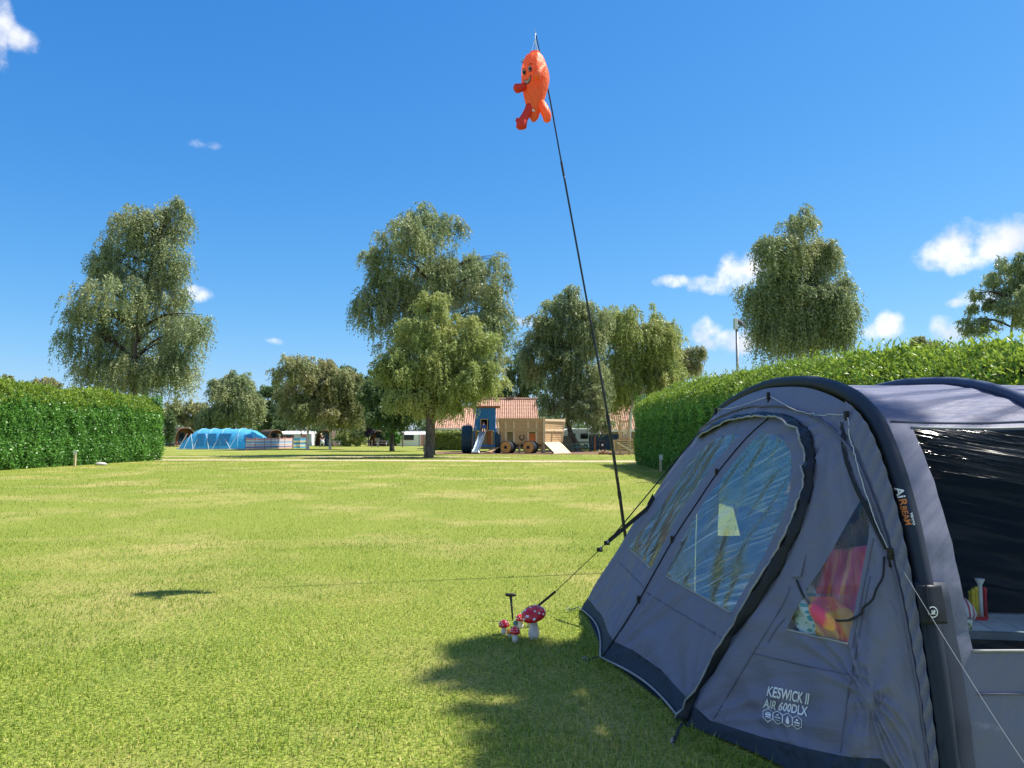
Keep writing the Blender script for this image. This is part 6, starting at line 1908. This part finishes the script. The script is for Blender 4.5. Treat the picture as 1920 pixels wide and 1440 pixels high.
# ------------------------------------------------------------------ flagpole and windsock
PD = 9.1
def flagpole():
    pts = [(1190, 1083), (1175, 1020), (1162, 930), (1150, 850), (1135, 755), (1118, 660), (1085, 480), (1050, 290), (1030, 180), (1015, 112), (1004, 62)]
    P = [at(x, y, PD) for x, y in pts]
    base = P[0].copy(); base.z = 0; base.x += .02
    root = thing('flagpole', 'long thin black telescopic flagpole leaning left behind the tent', 'flagpole', base)
    L_ = [base - Vector((0, 0, .15))] + P
    sp = spline([p - base for p in L_], 80)
    rs = [.0215, .0195, .0185, .015, .012, .0092, .007]
    n = 7
    for k in range(n):
        a, b = int(80 * k / n), int(80 * (k + 1) / n)
        MB().tube(sp[a:b + 1], rs[k], 10).build('pole_section', M['black_metal'], root, smooth=True)
        if k: MB().tube([sp[a] - (sp[a + 1] - sp[a]) * .6, sp[a] + (sp[a + 1] - sp[a]) * .6], rs[k - 1] * 1.15, 10).build('collar', M['black_plastic'], root)
    tip = sp[-1]
    MB().tube([tip, tip + Vector((-.012, 0, .06))], .004, 6).build('tip', M['steel'], root)
    return base + tip
TIP = flagpole()

def windsock():
    s = PD / F
    def Q(cx, cy, dy=0.0): return at(920 + .1528 * cx, 40 + .1528 * cy, PD - .12 + dy)
    o = Q(545, 390)
    root = thing('windsock', 'bright orange windsock figure with a smiling face hanging from the pole tip', 'windsock', o)
    def nylon(name, c):
        m, N, L = new_mat(name)
        out = N.new('ShaderNodeOutputMaterial'); b = N.new('ShaderNodeBsdfPrincipled'); b.inputs['Base Color'].default_value = (*c, 1); b.inputs['Roughness'].default_value = .5
        t = N.new('ShaderNodeBsdfTranslucent'); t.inputs['Color'].default_value = (*c, 1)
        tc = N.new('ShaderNodeTexCoord'); nz = N.new('ShaderNodeTexNoise'); nz.inputs['Scale'].default_value = 9; nz.inputs['Detail'].default_value = 3; mp = N.new('ShaderNodeMapping'); mp.inputs['Scale'].default_value = (1, 1, .5)
        L.new(tc.outputs['Object'], mp.inputs[0]); L.new(mp.outputs[0], nz.inputs['Vector'])
        bp = N.new('ShaderNodeBump'); bp.inputs['Strength'].default_value = .7; bp.inputs['Distance'].default_value = .05; L.new(nz.outputs['Fac'], bp.inputs['Height']); L.new(bp.outputs[0], b.inputs['Normal']); L.new(bp.outputs[0], t.inputs['Normal'])
        ms = N.new('ShaderNodeMixShader'); ms.inputs[0].default_value = .45; L.new(b.outputs[0], ms.inputs[1]); L.new(t.outputs[0], ms.inputs[2]); L.new(ms.outputs[0], out.inputs[0]); return m
    og, rd = nylon('orange_nylon', (.97, .235, .075)), nylon('red_nylon', (.85, .075, .05))
    # body: stacked rings following the outline in the photograph
    rows = [(390, 490, 600), (430, 430, 640), (500, 395, 672), (570, 380, 695), (640, 376, 715), (700, 376, 722), (760, 378, 716), (830, 386, 702), (900, 400, 682), (980, 418, 655), (1060, 440, 625), (1130, 462, 602), (1190, 480, 585), (1230, 505, 548)]
    n = 28; vs = []; fs = []
    for cy, xa, xb in rows:
        a, b = Q(xa, cy), Q(xb, cy); c = (a + b) / 2; r = (b - a).length / 2
        for k in range(n):
            t = 2 * math.pi * k / n
            w = 1 + .10 * math.sin(3 * t + cy * .012) + .07 * math.sin(7 * t + cy * .02) + .04 * math.sin(11 * t - cy * .03)
            if abs(math.cos(t)) > .97: w = 1
            vs.append(c + Vector((r * math.cos(t), r * .85 * math.sin(t) * w, 0)) - o)
    for i in range(len(rows) - 1):
        for k in range(n): a = i * n + k; b = i * n + (k + 1) % n; fs.append((a, b, b + n, a + n))
    fs.append(tuple(range((len(rows) - 1) * n, len(rows) * n)))
    body = MB().add(vs, fs).build('body', og, root, smooth=True)
    bv = BVHTree.FromPolygons([Vector(v) for v in vs], fs)
    MB().tube([(Vector(vs[k]) + Vector((0, 0, .004))) for k in range(n)] + [Vector(vs[0]) + Vector((0, 0, .004))], .008, 6).build('rim', og, root, smooth=True)
    # limbs
    def limb(pts, rads, name, mat):
        P = [Q(*p) - o for p in pts]
        k = 16; sp_ = spline(P, k); rr = np.interp(np.linspace(0, 1, k + 1), np.linspace(0, 1, len(rads)), rads)
        b = MB().tube(sp_, [r * s * .1528 for r in rr], 14); b.build(name, mat, root, smooth=True)
    limb([(420, 800, -.05), (370, 815, -.10), (335, 822, -.12), (300, 835, -.12), (285, 842, -.12)], [48, 50, 58, 48, 16], 'arm', rd)
    limb([(335, 815, -.12), (310, 785, -.13), (302, 768, -.13)], [34, 24, 10], 'hand', rd)
    limb([(640, 560, -.10), (600, 600, -.22), (580, 650, -.26), (560, 690, -.26), (552, 705, -.26)], [40, 42, 44, 46, 18], 'arm', og)
    limb([(480, 1050, -.02), (450, 1120, -.06), (410, 1190, -.08), (385, 1240, -.09), (375, 1300, -.09), (375, 1325, -.09)], [56, 52, 52, 66, 66, 24], 'leg', rd)
    limb([(345, 1205, -.09), (330, 1235, -.09)], [38, 30], 'foot', rd)
    limb([(600, 990, 0), (640, 1050, -.04), (670, 1110, -.06), (690, 1160, -.06), (690, 1215, -.06), (690, 1238, -.06)], [56, 60, 60, 56, 46, 18], 'leg', og)
    # face: plain round eyes and a smile, sewn on the body
    blk, gry = plain('felt_black', (.02, .012, .012), .8), plain('felt_grey', (.42, .30, .28), .8)
    def decal(poly, mat, off, name):
        out = []
        for (cx, cy) in poly:
            q = Q(cx, cy); r = (q - Vector((0, 0, CAMZ))).normalized(); org = Vector((0, 0, CAMZ)) - o
            loc, nn, i_, d_ = bv.ray_cast(org, r)
            if loc is None: loc = q - o - r * .05; nn = -r
            if nn.dot(r) > 0: nn = -nn
            out.append(loc + nn * off)
        m_ = len(out); c = sum(out, Vector()) / m_
        MB().add(out + [c], [(i, (i + 1) % m_, m_) for i in range(m_)]).build(name, mat, body)
    def ell(cx, cy, a, b, rot=0.0, k=18):
        return [(cx + a * math.cos(t) * math.cos(rot) - b * math.sin(t) * math.sin(rot), cy + a * math.cos(t) * math.sin(rot) + b * math.sin(t) * math.cos(rot)) for t in np.linspace(0, 2 * math.pi, k, endpoint=False)]
    for cx, cy, a, b in ((413, 624, 23, 37), (484, 584, 25, 38)):
        decal(ell(cx, cy, a, b, -.15), blk, .006, 'eye'); decal(ell(cx, cy + 1, a * .82, b * .84, -.15), gry, .010, 'eye_white'); decal(ell(cx + 4, cy + 6, a * .55, b * .55, -.15), blk, .014, 'pupil')
    up = [(404, 716), (430, 722), (455, 714), (478, 692), (498, 655)]; dn = [(496, 700), (480, 745), (455, 772), (430, 768), (412, 742)]
    decal(up + dn, blk, .006, 'mouth')
    decal([(412, 722), (432, 729), (456, 721), (478, 700), (492, 674), (488, 702), (474, 740), (453, 763), (432, 759), (418, 740)], gry, .010, 'mouth_inside')
    for seg in ([(385, 590), (400, 572), (415, 578), (412, 584), (400, 580), (390, 594)], [(468, 530), (490, 516), (514, 526), (512, 533), (490, 524), (472, 536)]): decal(seg, blk, .006, 'brow')
    decal([(480, 1075), (512, 1072), (542, 1092), (540, 1108), (512, 1104), (484, 1096)], M['print_white'], .010, 'care_label')
    lf = MB()
    for cx, cy in ((400, 485), (418, 470), (405, 505)):
        q = Q(cx, cy, -.06) - o; lf.add([q, q + Vector((-.02, 0, .012)), q + Vector((-.035, -.01, .004)), q + Vector((-.018, 0, -.006))], [(0, 1, 2, 3)])
    lf.build('leaf_tuft', M['laurel_leaf'], root)
    t = TIP - o
    kn = Q(546, 215) - o
    MB().tube([t, kn], .0035, 6).build('bridle_cord', M['white_paint'], root)
    for p in (Q(492, 398), Q(585, 390), Q(560, 385, .2)): MB().tube([kn, p - o], .003, 6).build('bridle_cord', M['white_paint'], root)
windsock()

# ------------------------------------------------------------------ toadstool ornaments and the T-handled stake
M['cap_red'] = plain('cap_red', (.62, .012, .025), .22, .5, var=.1)
M['cap_orange'] = plain('cap_orange', (.75, .26, .02), .3, .5)
M['stem_white'] = noise_mat('stem_white', (.60, .57, .52), (.78, .76, .73), 22, .45, .2)
def toadstool(label, px, base_py, h_px, cap_w, cap_h, stem_w, tilt=(0, 0), capm='cap_red', bulb=1.45, spots=True, cone=.0):
    p = gnd(px, base_py); s = math.hypot(p.y, 1) / F * .99
    root = thing('toadstool_ornament', label, 'garden ornament', p, 0 if h_px > 40 else rnd.uniform(0, 6), 'toadstool garden ornaments')
    h, r, ch, sr = h_px * s, cap_w * s / 2, cap_h * s, stem_w * s / 2
    zc = h - ch
    R_ = Matrix.Rotation(tilt[0], 3, 'X') @ Matrix.Rotation(tilt[1], 3, 'Y')
    MB().lathe([(sr * .7, -.02), (sr * bulb * .75, 0), (sr * bulb, h * .14), (sr * bulb * .95, h * .25), (sr * .95, h * .5), (sr * .85, h * .68), (sr * 1.0, zc + ch * .25)], 20).build('stem', M['stem_white'], root, smooth=True)
    prof = [(sr * .9, .10 * ch), (r * .7, .02 * ch), (r * .97, -.02 * ch), (r, .10 * ch)]
    for k in range(1, 9):
        a = k / 9 * math.pi / 2; prof.append((r * math.cos(a) ** (1 + cone), ch * (.10 + .9 * math.sin(a))))
    prof.append((r * .02, ch))
    cap = MB().lathe(prof, 26, (0, 0, zc), R_).build('cap', M[capm], root, smooth=True)
    if spots:
        k = 0
        for (el_, nn) in ((.28, 9), (.62, 7), (1.0, 4), (1.45, 1)):
            for i in range(nn):
                a = 2 * math.pi * (i + .37 * k) / nn; k += 1
                e = el_
                q = Vector((r * math.cos(e) ** (1 + cone) * math.cos(a), r * math.cos(e) ** (1 + cone) * math.sin(a), ch * (.10 + .9 * math.sin(e))))
                nrm = Vector((q.x / r ** 2, q.y / r ** 2, max(.05, (q.z - .1 * ch)) / (ch * .9) ** 2)).normalized()
                q = R_ @ q; nrm = R_ @ nrm
                rot = nrm.to_track_quat('Z', 'Y').to_matrix()
                rr = r * rnd.uniform(.085, .12)
                MB().lathe([(rr, -.002), (rr * .9, .002), (rr * .4, .004), (.0005, .0045)], 10, Vector((0, 0, zc)) + q, rot).build('spot', M['print_white'], cap, smooth=True)
    return root
toadstool('largest red toadstool ornament with white spots, nearest the tent', 1001, 1198, 59, 46, 18, 12.5, tilt=(.30, -.24), bulb=1.65)
toadstool('small red toadstool ornament at the left of the cluster', 945, 1190, 27, 19.5, 12, 7.5)
toadstool('small cone-capped red toadstool ornament at the front of the cluster', 966, 1204, 29, 18.5, 13, 8, cone=.25)
toadstool('small red toadstool ornament tucked behind the largest cap', 976, 1178, 26, 18, 11, 8)
toadstool('tiny red toadstool ornament half hidden behind the large stem', 992, 1176, 18, 12, 9, 5)
toadstool('tiny pale green-capped toadstool ornament in the middle of the cluster', 967, 1176, 13, 10, 8, 5, capm='table_green', spots=False)
toadstool('small orange-capped ornament between the two front toadstools', 956, 1193, 14, 13, 8, 7, capm='cap_orange', spots=False)
def t_stake():
    p = gnd(961.5, 1163); s = p.y / F
    root = thing('ground_stake', 'black T-handled ground stake standing behind the toadstools', 'stake', p)
    top = Vector(((957.5 - 961.5) * s, 0, 46 * s))
    MB().tube([Vector((.004, 0, -.06)), Vector((0, 0, 0)), top], [.004, .007, .0115], 10).build('shaft', M['black_plastic'], root, smooth=True)
    MB().tube([top + Vector((-.046, 0, .004)), top + Vector((-.03, 0, 0)), top + Vector((.03, 0, 0)), top + Vector((.046, 0, -.002))], [.010, .014, .014, .010], 10).build('handle', M['black_plastic'], root, smooth=True)
t_stake()

# ------------------------------------------------------------------ grass
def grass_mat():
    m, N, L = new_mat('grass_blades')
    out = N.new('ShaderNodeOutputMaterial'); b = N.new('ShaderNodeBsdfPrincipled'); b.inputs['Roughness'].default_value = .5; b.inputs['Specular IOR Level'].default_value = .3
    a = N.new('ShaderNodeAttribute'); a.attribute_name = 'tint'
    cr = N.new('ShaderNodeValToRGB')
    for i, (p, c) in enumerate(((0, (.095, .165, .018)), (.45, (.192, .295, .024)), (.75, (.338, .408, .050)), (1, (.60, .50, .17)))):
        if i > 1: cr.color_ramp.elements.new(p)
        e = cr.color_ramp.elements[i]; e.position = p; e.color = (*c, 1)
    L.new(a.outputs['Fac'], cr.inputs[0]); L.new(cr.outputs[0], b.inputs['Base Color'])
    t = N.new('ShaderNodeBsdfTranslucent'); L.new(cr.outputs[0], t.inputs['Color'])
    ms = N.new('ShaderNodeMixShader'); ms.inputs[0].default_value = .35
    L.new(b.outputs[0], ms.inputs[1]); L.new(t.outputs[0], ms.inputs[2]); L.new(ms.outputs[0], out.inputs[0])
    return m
def fbm(P):
    out = np.zeros(len(P)); a = .62
    for k, s_ in enumerate((.21, .47, 1.03, 2.3, 5.1)):
        th = .7 + 1.9 * k; c_, n_ = np.cos(th), np.sin(th)
        Q = np.stack([P[:, 0] * c_ - P[:, 1] * n_ + 17 * k, P[:, 0] * n_ + P[:, 1] * c_ - 9 * k, P[:, 2] + 3.1 * k], 1)
        Q[:, 0] += 1.2 / s_ * .5 * pnoise(Q, s_ * 1.3, 2.0 + k)
        out += a * pnoise(Q, s_, 1.3 * k); a *= .86
    return out
def grass():
    foot = [(p.x, p.y) for p in (gF, gD, gC, gB, gA, gE, gG)] + [(5.6, 7.6), (5.6, 3.35)]
    def keep(P):
        ok = np.ones(len(P), bool)
        near = (P[:, 0] > .4) & (P[:, 0] < 5.8) & (P[:, 1] > 3) & (P[:, 1] < 8)
        for i in np.nonzero(near)[0]:
            if in_poly(P[i, 0], P[i, 1], foot): ok[i] = False
        py = P[:, 1]; px = P[:, 0]
        yn = np.interp(px, [-60, -22, -5, 4, 30], [47.2, 47.5, 46, 44.6, 44]); yf = np.interp(px, [-60, -22, -5, 4, 30], [49.6, 50, 48.4, 47.4, 47])
        ok &= ~((py > yn + .3 * RNG.random(len(P))) & (py < yf - .3 * RNG.random(len(P))))
        return ok
    def field(n, y0, y1, pw, ln, wd, name_split):
        # more blades close by: y drawn with density ~ y^pw
        r = RNG.random(n)
        if abs(pw + 1) < 1e-6: y = y0 * (y1 / y0) ** r
        else: k = pw + 1; y = (y0 ** k + (y1 ** k - y0 ** k) * r) ** (1 / k)
        x = (RNG.random(n) - .5) * 2 * (y * .70 + 1.6)
        P = np.stack([x, y, np.zeros(n)], 1)
        cl = pnoise(P, 2.3, 5) + .8 * pnoise(P, 6.1, 2)
        fade = np.clip((14 - y) / 6.5, 0, 1) if name_split else np.clip((y - 7.0) / 5.0, 0, 1)
        sel0 = RNG.random(n) < fade; P = P[sel0]; cl = cl[sel0]; n = len(P)
        P = P[keep(P) & (cl + RNG.normal(size=n) * .7 > -1.1)]
        n = len(P)
        patch = fbm(P)
        sc = np.maximum(1, P[:, 1] / 9) ** .75
        tall = 1 + .35 * pnoise(P, 1.7, 7) + .2 * pnoise(P, 5.0, 4)
        L_ = ln * (.55 + .8 * RNG.random(n)) * tall * sc ** .6; Wd = wd * (.7 + .6 * RNG.random(n)) * sc
        # longer tufts against the tent hem
        hx = np.array([(p.x, p.y) for p in (gF, gD, gC, gB, gA)])
        dmin = np.full(n, 9.0)
        for a, b in zip(hx[:-1], hx[1:]):
            ab = b - a; t = np.clip(((P[:, :2] - a) @ ab) / (ab @ ab), 0, 1); dmin = np.minimum(dmin, np.linalg.norm(P[:, :2] - (a + t[:, None] * ab), axis=1))
        L_ = L_ * (1 + .9 * np.exp(-(dmin / .10) ** 2) * RNG.random(n))
        ang = RNG.random(n) * 2 * np.pi
        comb = pnoise(P, .9, 2.2) * 2.5
        ang = np.where(RNG.random(n) < .22, comb + RNG.normal(size=n) * .5, ang)
        lean = np.clip(.95 + RNG.normal(size=n) * .38, .1, 1.7)
        dx, dy = np.cos(ang), np.sin(ang)
        side = np.stack([-dy, dx, np.zeros(n)], 1) * Wd[:, None] * .5
        up = np.array([0, 0, 1.0])[None]
        h = np.stack([dx, dy, np.zeros(n)], 1)
        m1 = P + (up * np.cos(lean * .55)[:, None] + h * np.sin(lean * .55)[:, None]) * L_[:, None] * .5
        tp = m1 + (up * np.cos(lean * 1.6)[:, None] + h * np.sin(lean * 1.6)[:, None]) * L_[:, None] * .5
        band = np.sin((P[:, 0] * .94 - P[:, 1] * .34) * 2 * np.pi / 1.9)
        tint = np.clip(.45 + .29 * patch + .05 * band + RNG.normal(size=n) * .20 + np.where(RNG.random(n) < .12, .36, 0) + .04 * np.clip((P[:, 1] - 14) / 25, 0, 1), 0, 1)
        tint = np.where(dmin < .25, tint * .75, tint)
        # dry patches the photograph shows: a yellow band before the path and a worn spot by the tent
        for (cx, cy, ex, ey, am) in ((.5, 33.5, 5.0, 2.6, .55), (4.0, 16.0, 2.2, 1.3, .45), (1.3, 23.0, 3, 1.6, .3), (-5.3, 9.5, .7, .35, .35), (-22, 37, 2.2, 9, .35), (-12, 43, 7, 1.6, .4), (4, 40, 6, 1.5, .35), (-1.2, 5.0, .5, .3, .2), (-5.6, 8.4, .45, .22, .5), (-1.9, 12.6, 1.3, .5, .35), (.9, 10.2, .6, .3, .3), (-3.4, 15.5, 1.6, .6, .35), (1.6, 13.2, .8, .4, .4), (-8.5, 20, 2.5, 1.0, .35), (-3, 5.0, .35, .2, .35), (-1.6, 7.4, .4, .2, .35)):
            q = ((P[:, 0] - cx) / ex) ** 2 + ((P[:, 1] - cy) / ey) ** 2
            tint = np.clip(tint + am * np.exp(-q) * (.6 + .4 * RNG.random(n)), 0, 1)
        if name_split:
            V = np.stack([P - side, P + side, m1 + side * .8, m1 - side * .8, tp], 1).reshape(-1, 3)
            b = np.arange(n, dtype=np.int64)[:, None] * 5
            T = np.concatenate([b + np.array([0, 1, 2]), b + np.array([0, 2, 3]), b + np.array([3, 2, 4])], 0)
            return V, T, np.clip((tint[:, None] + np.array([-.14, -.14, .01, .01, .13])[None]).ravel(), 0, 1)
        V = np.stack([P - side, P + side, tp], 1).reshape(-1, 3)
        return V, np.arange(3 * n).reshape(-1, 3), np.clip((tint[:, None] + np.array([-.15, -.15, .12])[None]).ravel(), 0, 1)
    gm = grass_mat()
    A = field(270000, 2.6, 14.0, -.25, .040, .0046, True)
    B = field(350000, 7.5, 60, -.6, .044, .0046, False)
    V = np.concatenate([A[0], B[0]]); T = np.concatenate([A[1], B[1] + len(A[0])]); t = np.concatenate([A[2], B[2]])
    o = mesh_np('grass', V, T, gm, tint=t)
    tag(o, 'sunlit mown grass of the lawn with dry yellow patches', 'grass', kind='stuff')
grass()
